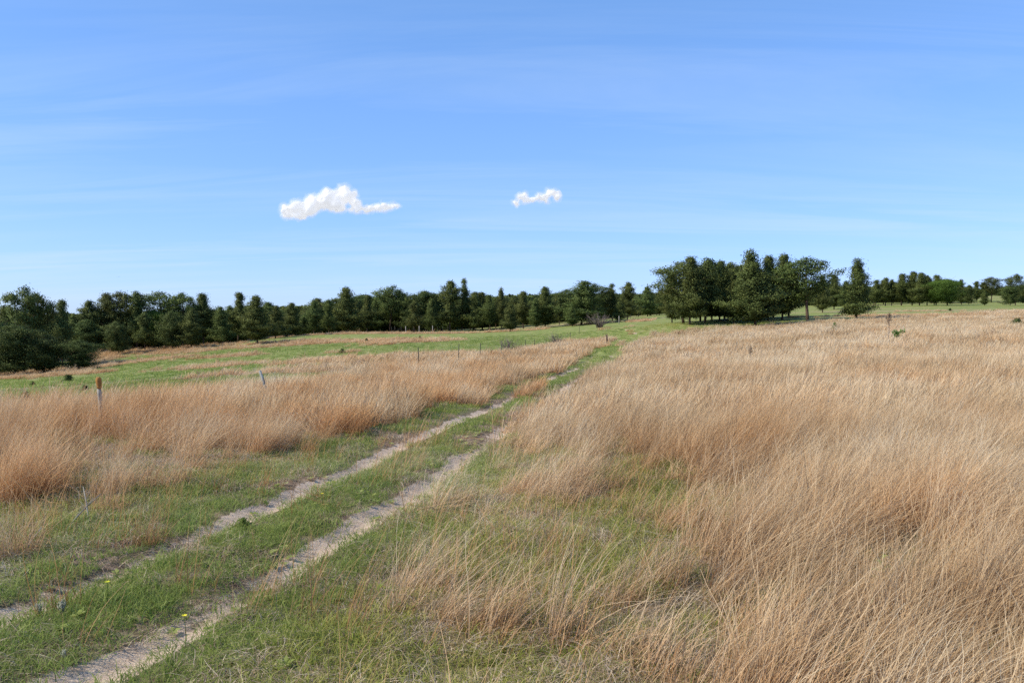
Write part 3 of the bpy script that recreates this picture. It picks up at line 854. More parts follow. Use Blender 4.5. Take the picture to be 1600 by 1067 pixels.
# (x, y of top, distance, kind, width factor, label)
FRONT = [
 (36, 449, 98, 'open', .78, 'tallest spindly pine at the far left edge with an open ragged top'),
 (62, 460, 101, 'open', .75, 'pine right beside the tallest one at the far left edge'),
 (97, 470, 99, 'clump', .7, 'pine at the right end of the far left clump, before the gap of low skyline'),
 (8, 478, 104, 'clump', 1.2, 'dark pine cut by the left edge of the picture'),
 (22, 508, 88, 'round', 1.5, 'broad dark juniper lowest at the left edge of the field'),
 (66, 522, 89, 'round', 1.4, 'dark juniper with its skirt on the grass, right of the one at the left edge'),
 (-25, 500, 90, 'round', 1.4, 'dark juniper partly outside the left edge of the picture'),
 (122, 532, 90, 'round', 1.5, 'small low spreading juniper standing alone in front of the left clump'),
 (140, 470, 124, 'clump', .9, 'pine just right of the low skyline gap'),
 (164, 459, 126, 'clump', .9, 'first tall pine right of the low skyline gap'),
 (188, 457, 126, 'open', 1.0, 'second tall pine right of the low skyline gap'),
 (213, 455, 126, 'clump', .75, 'tall narrow pine, third right of the low skyline gap'),
 (246, 456, 130, 'open', 1.25, 'loose airy pine with sky showing through its top'),
 (284, 458, 130, 'open', .9, 'slim pine right of the loose airy one'),
 (317, 459, 130, 'clump', .95, 'dense flat-topped pine above the left field edge'),
 (135, 500, 122, 'round', 1.1, 'dark rounded tree at the left start of the field edge'),
 (185, 503, 117, 'round', .9, 'lighter green bushy tree low in front of the left treeline'),
 (226, 488, 122, 'clump', .9, 'low pine behind the lighter bushy tree'),
 (242, 486, 127, 'leafy', .7, 'yellow-green leafy tree glowing among the left pines'),
 (268, 487, 121, 'round', .9, 'dark juniper right of the yellow-green tree'),
 (298, 484, 121, 'full', .9, 'full pine low in front of the flat-topped one'),
 (345, 480, 128, 'full', .9, 'dark full pine in the dip of the left skyline'),
 (371, 458, 136, 'clump', .85, 'pine with a round knob top, alone above the left skyline'),
 (402, 463, 121, 'full', .95, 'broad triangular pine at the left foot of the low rise'),
 (430, 478, 132, 'full', .9, 'pine directly right of the broad triangular one'),
 (455, 474, 140, 'full', .9, 'short pine behind the top of the low rise'),
 (490, 471, 145, 'clump', .9, 'pine with two small knobs above the low rise'),
 (514, 468, 148, 'clump', .8, 'slim pine left of the big rounded one'),
 (544, 450, 152, 'full', .95, 'big rounded pine standing over the low rise'),
 (573, 462, 156, 'clump', .9, 'pine at the right shoulder of the big rounded one'),
 (608, 446, 166, 'open', .95, 'pine with a thin crooked top left of the fence gap'),
 (624, 456, 168, 'open', .9, 'pine leaning right beside the crooked-topped one'),
 (648, 470, 150, 'clump', .95, 'paler pine with a bare trunk behind the far fence posts'),
 (676, 468, 156, 'full', .8, 'narrow pine right of the paler bare-trunked one'),
 (703, 439, 158, 'clump', 1.0, 'left one of the twin tallest pines in the middle treeline'),
 (721, 436, 160, 'conic', .65, 'right one of the twin tallest pines in the middle treeline'),
 (742, 462, 158, 'full', .85, 'round dark pine right of the twin tallest pines'),
 (766, 461, 156, 'clump', .9, 'pine left of the one with a thin spire'),
 (784, 450, 160, 'conic', .7, 'pine with a thin spire above the lone field tree'),
 (797, 476, 131, 'full', .95, 'small lone pine standing out in the green field with a clear trunk'),
 (818, 456, 154, 'clump', .9, 'pine right behind the small lone field pine'),
 (852, 449, 150, 'full', 1.0, 'tall full pine where the fence row meets the treeline'),
 (838, 468, 148, 'full', .8, 'low pine left of the tall full one'),
 (874, 465, 158, 'clump', .8, 'dark pine in the notch left of the broad layered one'),
 (908, 440, 148, 'full', 1.45, 'broad layered pine with a bare lower trunk near the track'),
 (928, 443, 156, 'open', 1.1, 'pine rising behind the right side of the broad layered one'),
 (895, 480, 143, 'full', 1.2, 'low pale spreading pine under the broad layered one'),
 (957, 444, 158, 'conic', .9, 'left pointed pine of the pair before the track crest'),
 (980, 441, 156, 'clump', 1.0, 'right knobby pine of the pair before the track crest'),
 (967, 472, 149, 'full', 1.1, 'dark full pine in front of the pair before the track crest'),
 (1012, 449, 178, 'full', 1.0, 'dark pine in shade left of the track crest'),
 (1030, 453, 184, 'full', 1.0, 'dark pine just right of the shaded one at the track crest'),
 (1050, 428, 120, 'full', .75, 'leftmost leaning pine of the big right clump'),
 (1068, 409, 116, 'open', 1.3, 'tall pine on the left side of the big right clump'),
 (1078, 403, 112, 'full', .85, 'pine with a black bare trunk in the left half of the big clump'),
 (1101, 403, 116, 'clump', 1.1, 'pine with a level knobby top in the left half of the big clump'),
 (1124, 409, 120, 'full', .85, 'rounded pine in the middle of the big clump'),
 (1142, 410, 124, 'clump', .95, 'darker pine tucked behind the middle of the big clump'),
 (1166, 392, 118, 'conic', 1.05, 'highest pine of the big clump with a stacked pointed top'),
 (1180, 412, 108, 'full', 1.35, 'wide sunlit pine in front of the big clump with low sweeping branches'),
 (1200, 400, 118, 'clump', .9, 'pine just right of the highest one in the big clump'),
 (1222, 399, 119, 'full', .85, 'tall rounded pine on the right side of the big clump'),
 (1146, 440, 114, 'full', .9, 'low bright pine on the left of the wide sunlit one'),
 (1262, 403, 114, 'open', 1.45, 'airy pine with a visible trunk at the right end of the big clump'),
 (1285, 432, 150, 'full', .8, 'pine behind the airy one at the end of the clump'),
 (1337, 405, 112, 'conic', 1.0, 'lone pointed pine with a clear trunk right of the big clump'),
 (1303, 430, 190, 'full', .9, 'dark pine in the gap between the clump and the lone pointed pine'),
 (1320, 440, 186, 'full', .9, 'low dark pine just left of the lone pointed pine'),
 (1367, 438, 205, 'clump', 1.0, 'small pine just right of the lone pointed pine'),
 (1383, 434, 205, 'clump', .95, 'second pine right of the lone pointed pine'),
 (1393, 437, 206, 'clump', .8, 'narrow pine third right of the lone pointed pine'),
 (1408, 428, 204, 'clump', 1.1, 'left pine of the rounded thicket on the right'),
 (1425, 425, 204, 'full', 1.0, 'highest pine of the rounded thicket on the right'),
 (1436, 427, 200, 'full', 1.0, 'dark pine in the heart of the rounded thicket on the right'),
 (1448, 430, 206, 'clump', 1.0, 'pine at the back of the rounded thicket, left of the bright leafy tree'),
 (1462, 430, 208, 'clump', 1.0, 'pine top rising over the bright leafy tree'),
 (1459, 440, 199, 'leafy', 1.0, 'bright green leafy tree on the left of its pair in the right thicket'),
 (1480, 437, 196, 'leafy', 1.35, 'widest bright green leafy tree in the right thicket'),
 (1502, 437, 214, 'conic', .9, 'pointed pine at the right end of the thicket'),
 (1513, 446, 212, 'round', .8, 'low dark tree beside the pointed pine at the end of the thicket'),
 (1526, 440, 240, 'clump', 1.0, 'left pine of the small far group on the right rise'),
 (1548, 433, 240, 'open', 1.25, 'widest pine of the small far group on the right rise'),
 (1536, 441, 250, 'clump', 1.0, 'middle pine of the small far group on the right rise'),
 (1538, 455, 192, 'full', .9, 'small lone pine on the green slope at the far right'),
 (1586, 429, 196, 'open', .9, 'pine with a flat top at the far right edge'),
 (1578, 447, 188, 'round', 1.0, 'dark rounded juniper at the far right edge'),
 (1602, 443, 190, 'round', 1.1, 'juniper cut by the right edge of the picture'),
 (1640, 440, 195, 'full', 1.1, 'pine just outside the right edge of the picture'),
]
for px, yt, D, kd, wf, lb in FRONT:
    tree(px, yt, D, kd, lb, wf)
# the second row: fills the wall of foliage behind and between the trees above
MARKS = [(50, 'the spindly pines at the far left'), (115, 'the left clump beside the skyline gap'), (175, 'the first pines right of the skyline gap'), (235, 'the lighter bushy tree on the left'),
         (290, 'the yellow-green leafy tree'), (345, 'the flat-topped left pine'), (420, 'the broad triangular pine'), (510, 'the top of the low rise'), (570, 'the big rounded pine over the rise'),
         (640, 'the crooked-topped pine'), (690, 'the far fence posts'), (745, 'the twin tallest pines'), (800, 'the small lone field pine'), (865, 'the tall full pine by the fence row'),
         (935, 'the broad layered pine'), (990, 'the pair of pines before the crest'), (9999, 'the shaded pines at the track crest')]
base_row = np.array([(-60, 108), (60, 116), (130, 132), (300, 142), (420, 150), (600, 172), (760, 170), (900, 172), (1040, 196)])
top_row = np.array([(-60, 497), (60, 490), (110, 497), (140, 489), (330, 486), (450, 480), (560, 471), (700, 465), (900, 464), (1040, 465)])
for px, yt, D, kd in ((1094, 425, 122, 'full'), (1112, 430, 126, 'full'), (1132, 425, 128, 'full'), (1190, 425, 124, 'full'), (1156, 415, 128, 'clump'), (1208, 420, 128, 'full'), (1232, 418, 126, 'clump')):
    tree(px, yt, D, kd, 'shaded pine filling the inside of the big right clump', 1.15, 'shaded pines inside the big right clump')
for px in np.arange(-60, 1040, 9.0):
    D = float(np.interp(px, base_row[:, 0], base_row[:, 1])) + random.uniform(-8, 12)
    yt = float(np.interp(px, top_row[:, 0], top_row[:, 1])) + random.choice([-9, -5, 0, 2, 4, 8, 12]) + random.uniform(-2, 3)
    kd = random.choice(['full', 'full', 'clump', 'round', 'round', 'conic'])
    mark = next(t for lim, t in MARKS if px < lim)
    adj = {'full': 'full pine', 'clump': 'knobby pine', 'round': 'juniper', 'conic': 'pointed pine'}[kd]
    tree(px + random.uniform(-5, 5), yt, D, kd, 'dark ' + adj + ' in the second row behind ' + mark, random.uniform(.95, 1.3), 'second row trees behind ' + mark)
for px in np.arange(1290, 1640, 15.0):
    D = 232 + random.uniform(-6, 14)
    yt = float(np.interp(px, [1290, 1380, 1480, 1520, 1640], [445, 440, 440, 450, 447])) + random.uniform(-3, 7)
    if 1508 < px < 1570: D += 90
    kd = random.choice(['full', 'clump', 'round'])
    mark = next(t for lim, t in ((1355, 'the lone pointed pine'), (1400, 'the small pines right of the lone one'), (1450, 'the rounded thicket on the right'), (1508, 'the bright leafy trees'), (1572, 'the small far group on the rise'), (9999, 'the junipers at the far right edge')) if px < lim)
    adj = {'full': 'full pine', 'clump': 'knobby pine', 'round': 'low juniper'}[kd]
    tree(px, yt, D, kd, 'dark ' + adj + ' in the back row behind ' + mark, random.uniform(1, 1.3), 'back row trees behind ' + mark)
# far-off wood on the ridges: reads as one mass
def far_wood():
    cr = [proto('far_pine', [tufts(np.array([[rng.normal(0, 1.1) * (1 - z / 9) ** .7, rng.normal(0, 1.1) * (1 - z / 9) ** .7, z] for z in np.linspace(.6, 8.0, 60)]), 16, (.45, .45, .35), .5, .34, .3, rng.random(60))], M_PINE) for _ in range(4)]
    n_ = 15000
    a = np.radians(rng.uniform(-46, 46, n_)); d = rng.uniform(150, 620, n_)
    x = d * np.sin(a); y = d * np.cos(a)
    px = 800 + FPX * x / y
    lo = np.interp(px, [-200, 60, 300, 600, 900, 1040, 1060, 1280, 1300, 1500, 1510, 1570, 1580, 1900], [128, 135, 160, 186, 190, 214, 230, 250, 250, 262, 330, 330, 245, 245])
    k_ = (y > lo)
    x, y = x[k_], y[k_]
    z = full_h(x, y) - .2
    s = rng.uniform(.75, 1.25, len(x)) * np.interp(y, [150, 400], [.8, 1.0])
    pxx = 800 + FPX * x / y
    sk = np.interp(pxx, [-200, 120, 340, 430, 500, 560, 620, 700, 800, 1040, 1300, 1450, 1510, 1600], [491, 489, 487, 480, 476, 471, 465, 461, 461, 461, 450, 447, 454, 448]) + rng.uniform(-3, 6, len(x))
    top = EYE + (486.8 - sk) / FPX * y
    s = np.minimum(s, np.maximum(.05, (top - z) / 8.6))
    ok = s > .25
    x, y, z, s = x[ok], y[ok], z[ok], s[ok]
    zero = np.zeros(len(x))
    print('far wood', len(x))
    scatter('distant_forest', x, y, z, np.stack([zero, zero, rng.random(len(x)) * 6.28], 1), np.stack([s * 1.25, s * 1.25, s], 1), rng.integers(0, 4, len(x)), zero, zero, cr,
            'dark pine woods covering the far ridges behind the treeline')
far_wood()

# ------------------------------------------------------------------ shrubs, weeds, flowers
def shrub_mesh(seed, n_=46, h=1.0, spread=.6):
    rs = np.random.default_rng(seed); tb = Tubes()
    for i in range(n_):
        az = rs.random() * 6.283; ln = h * (.55 + .5 * rs.random()); out = spread * (.3 + rs.random())
        p = np.array([rs.normal(0, .07), rs.normal(0, .07), 0])
        pts = [p]
        for t in (.4, .75, 1):
            pts.append(p + np.array([math.cos(az) * out * t, math.sin(az) * out * t, ln * t]) + rs.normal(0, .04, 3))
        tb.tube(pts, [.016, .011, .008, .004], 4)
        for q in range(2):
            b = pts[rs.integers(1, 4)]; e = b + rs.normal(0, .14, 3) + np.array([0, 0, .14])
            tb.tube([b, (b + e) / 2 + rs.normal(0, .02, 3), e], [.007, .005, .003], 3)
    return tb
def bare_shrub(px, py, D, h, wf, label, seed, leaves=None):
    p = at(px, py, D); z = ground_z(p[0], p[1])
    r = empty('shrub', (p[0], p[1], z - .03), 0, (h * wf, h * wf, h)); tag(r, label, 'shrub')
    obj('branches', shrub_mesh(seed).mesh('shrub_branches', M_TWIG), r)
    rs = np.random.default_rng(seed)
    n_ = leaves or 16
    c = np.stack([rs.normal(0, .38, n_), rs.normal(0, .38, n_), .35 + .55 * rs.random(n_)], 1)
    v, f, cc = tufts(c, 9, (.08, .08, .07), .07, .035, .2, rs.random(n_))
    obj('leaves', mesh_np('shrub_leaves', v, f, M_JUNI, cc), r)
bare_shrub(796, 556, 66, 1.25, 1.1, 'leftmost bare greyish shrub on the fence line', 1)
bare_shrub(869, 545, 90, 1.6, .85, 'middle bare shrub caught in the fence row', 2)
bare_shrub(937, 524, 122, 2.0, 1.35, 'largest bare shrub beside the far end of the track', 3)
bare_shrub(924, 500, 145, 1.4, 1.3, 'pale twiggy bush below the broad layered pine', 8, 90)

def low_bush(px, py, D, h, wf, label, material=None, seed=1):
    rs = np.random.default_rng(seed)
    p = at(px, py, D); z = ground_z(p[0], p[1])
    c = np.stack([rs.normal(0, .33, 60), rs.normal(0, .33, 60), .15 + .8 * rs.random(60) ** 1.2], 1); c[:, :2] *= (1.15 - c[:, 2:3])
    v, f, cc = tufts(c, 22, (.09, .09, .08), .15, .05, .6, rs.random(60))
    r = empty('bush', (p[0], p[1], z - .02), 0, (h * wf, h * wf, h)); tag(r, label, 'bush')
    tb = Tubes()
    for a in range(5):
        az = a * 1.256
        tb.tube([(0, 0, -.02), (math.cos(az) * .12, math.sin(az) * .12, .3), (math.cos(az) * .22, math.sin(az) * .22, .65)], [.03, .02, .008], 5)
    obj('stems', tb.mesh('bush_stems', M_BARK), r)
    obj('leaves', mesh_np('bush_leaves', v, f, material or M_JUNI, cc), r)
low_bush(107, 591, 62, .62, 1.3, 'dark green bush on the green slope under the left junipers', seed=4)
low_bush(52, 602, 50, .3, 1.0, 'tiny dark bush left of the wooden post, on the green slope', seed=5)
low_bush(133, 615, 34, .34, 1.0, 'small dark bush just left of the wooden post', seed=6)
low_bush(40, 631, 27, .36, 1.0, 'brownish bush at the far left above the tan grass', seed=7)
low_bush(597, 567, 52, .36, 1.2, 'dark low bush in the middle of the left field', seed=9)
low_bush(535, 549, 84, .45, 1.3, 'small dark bush at the foot of the low rise', seed=10)
low_bush(573, 537, 108, .55, .9, 'dark bush on the upper slope of the left field', seed=11)
low_bush(656, 533, 112, .5, .9, 'dark bush in the green field before the far posts', seed=12)
low_bush(1484, 489, 150, .5, 1.2, 'small dark bush on the far green strip at the right', seed=13)
low_bush(1589, 516, 84, .9, 1.2, 'green bush in the tan grass at the right edge', seed=14)
low_bush(1304, 524, 68, .9, .5, 'small green plant poking out of the tan grass left of the dead sapling', M_DECI, seed=15)
low_bush(378, 824, 8.35, .12, 1.6, 'low olive green plant at the edge of the left rut', M_GREEN, seed=16)

def sapling(px, ytop, D, label, green):
    p = at(px, 500, D); z = ground_z(p[0], p[1]); h = at(px, ytop, D)[2] - z
    r = empty('sapling', (p[0], p[1], z), 0, h); tag(r, label, 'sapling')
    tb = Tubes(); tb.tube([(0, 0, -.02), (.01, 0, .5), (0, .01, 1)], [.014, .010, .004], 5)
    rs = np.random.default_rng(int(px)); cs = []
    for i in range(16):
        a = i * 2.4; zz_ = .55 + .43 * i / 16; l_ = .13 * (1.15 - i / 16)
        e = np.array([math.cos(a) * l_, math.sin(a) * l_, zz_ + .08])
        tb.tube([(0, 0, zz_), e], [.005, .002], 3)
        if zz_ > .7: cs.append(e); cs.append(e * np.array([.5, .5, 1]))
    obj('stem', tb.mesh('sapling_stem', M_TWIG), r)
    cs = np.array(cs)
    v, f, c = tufts(cs, 12, (.018, .018, .03), .07, .014, 1.2, np.full(len(cs), .4))
    obj('needles', mesh_np('dead_needles', v, f, M_THATCH, c), r)
    if green:
        cs = np.array([(.26, 0, .38), (.34, .03, .42), (.44, -.02, .47), (.30, .05, .33), (.2, 0, .45)])
        v, f, c = tufts(cs, 26, (.045, .045, .035), .10, .03, .5, np.full(5, .7))
        obj('green_sprig', mesh_np('green_sprig', v, f, M_DECI, c), r)
sapling(1389, 492, 52, 'dead brown sapling with one green sprig rising from the right tan field', True)
sapling(1173, 544, 36, 'short dry weed stalk in the tan grass below the big pine clump', False)
sapling(1297, 521, 62, 'thin dark dead stalk next to the small green plant', False)

def flower(px, py, label, D=None):
    X, Y = hit(px, py); z = ground_z(X, Y)
    r = empty('yellow_flower', (X, Y, z), random.uniform(0, 6)); tag(r, label, 'flower')
    tb = Tubes(); tb.tube([(0, 0, 0), (.01, 0, .09), (.012, .005, .17)], [.003, .0025, .002], 5)
    obj('stem', tb.mesh('flower_stem', M_GREEN), r)
    V = []; F = []
    for i in range(8):
        a = i * math.pi / 4
        d_ = np.array([math.cos(a), math.sin(a), .35]); q = np.array([-math.sin(a), math.cos(a), 0])
        c0 = np.array([.012, .005, .17]); b = len(V)
        V += [c0, c0 + d_ * .012 + q * .007, c0 + d_ * .022, c0 + d_ * .012 - q * .007]; F.append((b, b + 1, b + 2, b + 3))
    C = np.tile([.5, .5, 0, 1], (len(V), 1))
    obj('petals', mesh_np('petals', V, F, M_FLOWER, C), r)
flower(168, 948, 'yellow flower in the green strip between the ruts at the lower left')
flower(291, 986, 'yellow flower at the sandy edge of the right rut at the lower left')
flower(505, 795, 'tiny yellow flower in the middle of the green strip')
flower(706, 680, 'tiny yellow flower far up the green strip')
def sage(px, py, s, label, seed):
    X, Y = hit(px, py); z = ground_z(X, Y); rs = np.random.default_rng(seed)
    r = empty('sage_plant', (X, Y, z), 0, s); tag(r, label, 'plant')
    tb = Tubes(); cs = []
    for i in range(16):
        a = rs.random() * 6.28; o_ = rs.random() * .35
        e = np.array([math.cos(a) * o_, math.sin(a) * o_, .75 + .3 * rs.random()])
        tb.tube([(0, 0, 0), e * np.array([.6, .6, .5]), e], [.012, .009, .005], 4)
        for t in np.linspace(.35, 1, 7): cs.append(e * np.array([t, t, t]))
    obj('stems', tb.mesh('sage_stems', M_TWIG), r)
    v, f, c = tufts(np.array(cs), 9, (.03, .03, .03), .10, .03, .8, np.full(len(cs), .5))
    obj('leaves', mesh_np('sage_leaves', v, f, M_SAGE, c), r)
sage(97, 960, .10, 'silvery sage plant left of the yellow flower', 1)
sage(62, 958, .09, 'smaller silvery sage plant at the left of the green strip', 2)
sage(100, 1028, .07, 'silvery sprig at the bottom left beside the rut', 3)
def broadleaf(px, py, label):
    X, Y = hit(px, py); z = ground_z(X, Y); rs = np.random.default_rng(5)
    r = empty('weed', (X, Y, z), 0, 1); tag(r, label, 'weed')
    tb = Tubes(); tb.tube([(0, 0, 0), (.0, 0, .12), (.02, 0, .26)], [.006, .005, .003], 5)
    obj('stem', tb.mesh('weed_stem', M_GREEN), r)
    me = None
    for i in range(9):
        a = i * 2.4; z0 = .06 + i * .024; l_ = .11 - i * .006
        d_ = np.array([math.cos(a), math.sin(a), 0]); q = np.array([-math.sin(a), math.cos(a), 0])
        V = [(0, 0, z0), d_ * l_ * .5 + q * .022 + (0, 0, z0 + .03), d_ * l_ + (0, 0, z0 + .02), d_ * l_ * .5 - q * .022 + (0, 0, z0 + .03)]
        obj('leaf', mesh_np('leaf', V, [(0, 1, 2, 3)], M_GREEN, np.tile([.8, 1, 0, 1], (4, 1))), r)
broadleaf(1377, 925, 'single fresh green weed in the dark hollow of the right foreground grass')
# dead sticks on the left verge
def stick(px, py, rz, ln, tilt, label):
    X, Y = hit(px, py); z = ground_z(X, Y)
    tb = Tubes(); rs = np.random.default_rng(int(px))
    pts = [np.array([t * ln * math.cos(tilt), rs.normal(0, .015), t * ln * math.sin(tilt)]) for t in (0, .3, .6, 1)]
    tb.tube(pts, [.009, .008, .006, .003], 5)
    tb.tube([pts[1], pts[1] + np.array([.08, .06, .10])], [.005, .002], 4)
    tb.tube([pts[2], pts[2] + np.array([.05, -.05, .09])], [.004, .002], 4)
    o = obj('dead_stick', tb.mesh('dead_stick', M_PALEWOOD), None, (X, Y, z)); o.rotation_euler = (0, 0, rz)
    tag(o, label, 'stick')
stick(137, 812, 2.2, .42, .9, 'pale forked dead stick standing in the left verge')
stick(105, 822, .9, .45, .7, 'grey dead stick leaning right in the left verge')
stick(35, 862, 1.2, .3, .8, 'pale dead stick at the left edge beside a tan tuft')
# lone prominent orange bunch of grass, lower right
# ------------------------------------------------------------------ posts and fences
def lumpy(pts, rad, sides=12):
    tb = Tubes(); tb.tube(pts, rad, sides); return tb
def post_wood():
    X, Y = at(153, 600, 14)[:2]; z = ground_z(X, Y); top = at(153, 589, 14)[2]; h = top - z
    r = empty('wooden_post', (X, Y, z), 0); tag(r, 'weathered whitish wooden post with a rust-orange top, standing alone in the left tan grass', 'post')
    def ax(t):
        return np.array([.03 * math.sin(t * 4) + .02 * t, 0, h * t])
    ts = np.linspace(-.1, .79, 8)
    tb = lumpy([ax(t) for t in ts], .034 + .003 * np.sin(ts * 21)); obj('lower_post', tb.mesh('lower_post', M_PALEWOOD), r)
    ts = np.linspace(.79, 1.0, 7)
    m2 = plain('lichen_wood', [(.3, (.22, .10, .03)), (.55, (.40, .19, .05)), (.8, (.30, .20, .10))], 12, bump=.5)
    tb = lumpy([ax(t) + np.array([.012 * (t > .8), 0, 0]) for t in ts], [.035, .038, .042, .045, .048, .046, .032]); o = obj('post_top', tb.mesh('post_top', m2), r)
    o['label'] = 'rust-orange lichen covered post top'
post_wood()
def tpost(name, X, Y, h, lean=(0, 0), mat_=None, scale=1.0, parent=None):
    z = ground_z(X, Y)
    w_ = .022 * scale
    V = []; F = []
    def box(x0, x1, y0, y1, z0, z1):
        b = len(V)
        V.extend([(x, y, zc) for zc in (z0, z1) for x, y in ((x0, y0), (x1, y0), (x1, y1), (x0, y1))])
        F.extend([(b, b + 3, b + 2, b + 1), (b + 4, b + 5, b + 6, b + 7)] + [(b + i, b + (i + 1) % 4, b + 4 + (i + 1) % 4, b + 4 + i) for i in range(4)])
    box(-w_, w_, -.004, .004, -.3, h); box(-.004, .004, .0045, .0045 + w_ * 1.4, -.3, h)
    for k_ in range(8):
        zz_ = h * (.2 + .095 * k_); box(-.006, .006, -.014, -.0045, zz_, zz_ + .02)
    me = mesh_np(name, V, F, mat_ or M_STEEL)
    o = obj(name, me, parent)
    if parent is None:
        o.location = (X, Y, z)
    else:
        o.location = Vector((X, Y, z)) - parent.location
    o.rotation_euler = (lean[1], lean[0], random.uniform(-.4, .4) if parent else .3)
    return o
X, Y = at(422, 600, 22)[:2]
tp = tpost('metal_post', X, Y, at(410, 579, 22)[2] - ground_z(X, Y) + .05, (-.30, 0), M_GREYPAINT, 1.6)
tag(tp, 'grey steel post leaning left in the tan grass left of the track', 'post')
def fence(name, label, spots, hs_, wires, wood=()):
    x0, y0 = spots[0]
    r = empty(name, (x0, y0, ground_z(x0, y0))); tag(r, label, 'fence')
    for i, (x, y) in enumerate(spots):
        h = hs_ * random.uniform(.93, 1.08)
        if i in wood:
            z = ground_z(x, y)
            tb = Tubes(); tb.tube([(0, 0, -.3), (.01, 0, h * .5), (0, .01, h * 1.12)], [.07, .065, .06], 8)
            o = obj('post', tb.mesh('wood_post', M_PALEWOOD), r); o.location = Vector((x, y, z)) - r.location; o['label'] = 'thicker pale wooden post'
        else:
            tpost('post', x, y, h, (random.uniform(-.05, .05), 0), None, 1.1, r)
    for k_ in range(wires):
        tb = Tubes(); pts = []
        for i in range(len(spots) - 1):
            (xa, ya), (xb, yb) = spots[i], spots[i + 1]
            for t in (0, .33, .66):
                x, y = xa + (xb - xa) * t, ya + (yb - ya) * t
                za, zb = ground_z(xa, ya), ground_z(xb, yb)
                pts.append(np.array([x, y, za + (zb - za) * t + hs_ * (.3 + .2 * k_) - .03 * (t > 0)]) - np.array(r.location))
        pts.append(np.array([spots[-1][0], spots[-1][1], ground_z(*spots[-1]) + hs_ * (.3 + .2 * k_)]) - np.array(r.location))
        tb.tube(pts, .002, 3)
        obj('wire', tb.mesh('wire', M_WIRE), r)
def pxs(L): return [tuple(at(px, 540, D)[:2]) for px, D in L]
fence('wire_fence', 'sagging wire fence on dark steel posts running along the left of the track',
      pxs([(655, 40), (716, 50), (750, 57), (783, 64), (821, 74), (835, 79), (853, 86), (877, 97), (891, 104), (905, 112)]), 1.15, 4)
fence('wire_fence', 'far wire fence in front of the middle treeline with a pale wooden post',
      pxs([(612, 146), (617, 146), (627, 145), (634, 145), (646, 146), (655, 147), (676, 148), (684, 149), (692, 150), (700, 150)]), 1.25, 3, wood=(3, 5, 6))
fence('wire_fence', 'short far fence beside the track crest',
      pxs([(967, 136), (977, 141), (985, 146), (997, 150)]), 1.2, 3, wood=(0,))
X, Y = at(948, 530, 97)[:2]
tb = Tubes(); tb.tube([(0, 0, -.3), (0.02, 0, .7), (0, .02, 1.3)], [.12, .11, .10], 9)
o = obj('corner_post', tb.mesh('corner_post', M_BARK), None, (X, Y, ground_z(X, Y)))
tag(o, 'short dark wooden corner post where the left tan band meets the track', 'post')

# ------------------------------------------------------------------ clouds
def cloud_material(name, alpha):
    m, t, o = mat(name)
    tc_ = N(t, 'ShaderNodeTexCoord')
    d = N(t, 'ShaderNodeBsdfDiffuse'); d.inputs[0].default_value = (.97, .97, .97, 1)
    tr = N(t, 'ShaderNodeBsdfTranslucent'); tr.inputs[0].default_value = (.97, .97, .97, 1)
    a = N(t, 'ShaderNodeMixShader'); a.inputs[0].default_value = 0.0
    t.links.new(d.outputs[0], a.inputs[1]); t.links.new(tr.outputs[0], a.inputs[2])
    em = N(t, 'ShaderNodeEmission'); em.inputs[0].default_value = (.93, .95, 1, 1); em.inputs[1].default_value = .62   # added glow standing in for light scattered inside the cloud
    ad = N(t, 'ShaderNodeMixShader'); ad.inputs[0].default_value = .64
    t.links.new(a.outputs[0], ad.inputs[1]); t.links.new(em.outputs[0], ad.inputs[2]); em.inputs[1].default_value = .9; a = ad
    if alpha < 1:
        tp_ = N(t, 'ShaderNodeBsdfTransparent'); b_ = N(t, 'ShaderNodeMixShader')
        nn = tnoise(t, .02, 3, .5, tc_.outputs['Object'])
        mr_ = N(t, 'ShaderNodeMapRange'); mr_.inputs['From Min'].default_value = .25; mr_.inputs['From Max'].default_value = .70; mr_.inputs['To Max'].default_value = alpha
        t.links.new(nn, mr_.inputs['Value']); t.links.new(mr_.outputs[0], b_.inputs[0])
        t.links.new(tp_.outputs[0], b_.inputs[1]); t.links.new(a.outputs[0], b_.inputs[2]); a = b_
    t.links.new(a.outputs[0], o.inputs[0])
    return m
M_CORE = cloud_material('cloud_core', 1); M_VEIL = [cloud_material('cloud_veil_%s' % q, a) for q, a in (('inner', .36), ('middle', .24), ('outer', .15), ('fringe', .09))]
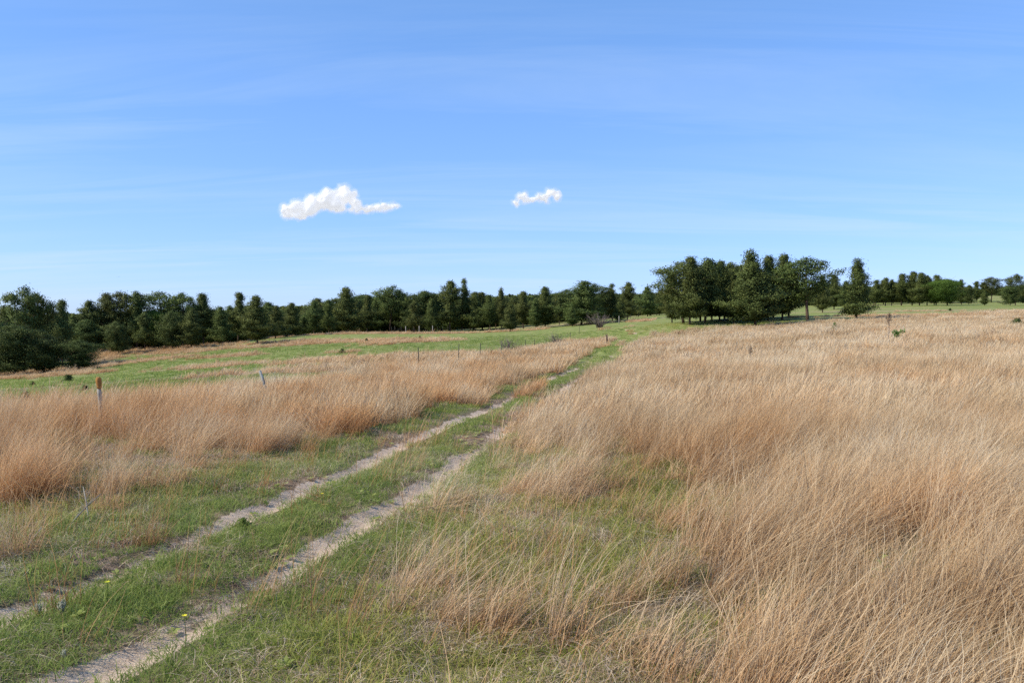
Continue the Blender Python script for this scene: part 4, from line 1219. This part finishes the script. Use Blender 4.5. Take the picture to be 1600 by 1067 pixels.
def cloud(cx, cy, D, puffs, label, seed):
    """puffs: (x, y, r) round the cloud's middle; a dense core inside three thin veils"""
    import bmesh
    rs = np.random.default_rng(seed)
    k_ = D / FPX
    r = empty('cloud', tuple(at(cx, cy, D))); tag(r, label, 'cloud')
    bm = bmesh.new()
    for (px, py, pr) in puffs:
        for q in range(8):
            a = rs.normal(0, .42, 3)
            r_ = pr * k_ * rs.uniform(.4, .8)
            c = Vector(((px - cx + a[0] * pr) * k_, a[1] * pr * k_ * 1.5, (cy - py + a[2] * pr * .55) * k_))
            bmesh.ops.create_icosphere(bm, subdivisions=2, radius=r_, matrix=Matrix.Translation(c))
    tx = bpy.data.textures.new('puff', 'CLOUDS'); tx.noise_scale = 7 * k_; tx.noise_depth = 3
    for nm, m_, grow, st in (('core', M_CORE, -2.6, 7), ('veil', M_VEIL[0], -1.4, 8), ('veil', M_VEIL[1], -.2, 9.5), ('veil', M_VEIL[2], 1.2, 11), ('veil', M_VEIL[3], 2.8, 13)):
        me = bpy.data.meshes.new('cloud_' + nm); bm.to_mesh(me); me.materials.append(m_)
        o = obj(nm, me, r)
        rm = o.modifiers.new('remesh', 'REMESH'); rm.mode = 'VOXEL'; rm.voxel_size = 1.2 * k_; rm.use_smooth_shade = True
        d1 = o.modifiers.new('grow', 'DISPLACE'); d1.strength = grow * k_; d1.mid_level = 0
        dm = o.modifiers.new('puff', 'DISPLACE'); dm.texture = tx; dm.strength = st * k_; dm.mid_level = .5; dm.texture_coords = 'LOCAL'
        sm = o.modifiers.new('soften', 'SMOOTH'); sm.iterations = 9; sm.factor = .6
    bm.free()
CD = 5200
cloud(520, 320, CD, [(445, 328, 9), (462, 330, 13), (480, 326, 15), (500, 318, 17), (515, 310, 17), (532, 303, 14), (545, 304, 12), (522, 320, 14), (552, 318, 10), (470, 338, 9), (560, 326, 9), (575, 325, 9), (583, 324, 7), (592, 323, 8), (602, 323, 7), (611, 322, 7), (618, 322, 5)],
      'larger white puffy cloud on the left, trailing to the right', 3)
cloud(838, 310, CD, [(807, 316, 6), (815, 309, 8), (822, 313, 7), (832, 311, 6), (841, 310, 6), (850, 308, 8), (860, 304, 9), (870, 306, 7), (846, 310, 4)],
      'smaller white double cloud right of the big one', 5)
# distant bird
V = [(0, -.25, 0), (.06, 0, .03), (0, .22, 0), (-.06, 0, .03), (.55, -.08, .22), (.5, .06, .2), (-.55, -.08, .22), (-.5, .06, .2), (0, 0, -.05)]
F = [(0, 1, 8), (1, 2, 8), (2, 3, 8), (3, 0, 8), (0, 3, 1), (1, 3, 2), (1, 4, 5), (3, 7, 6)]
me = mesh_np('bird', V, F, M_BARK)
b = obj('bird', me, None, tuple(at(185, 433, 230))); tag(b, 'tiny dark bird flying above the left treeline', 'bird')
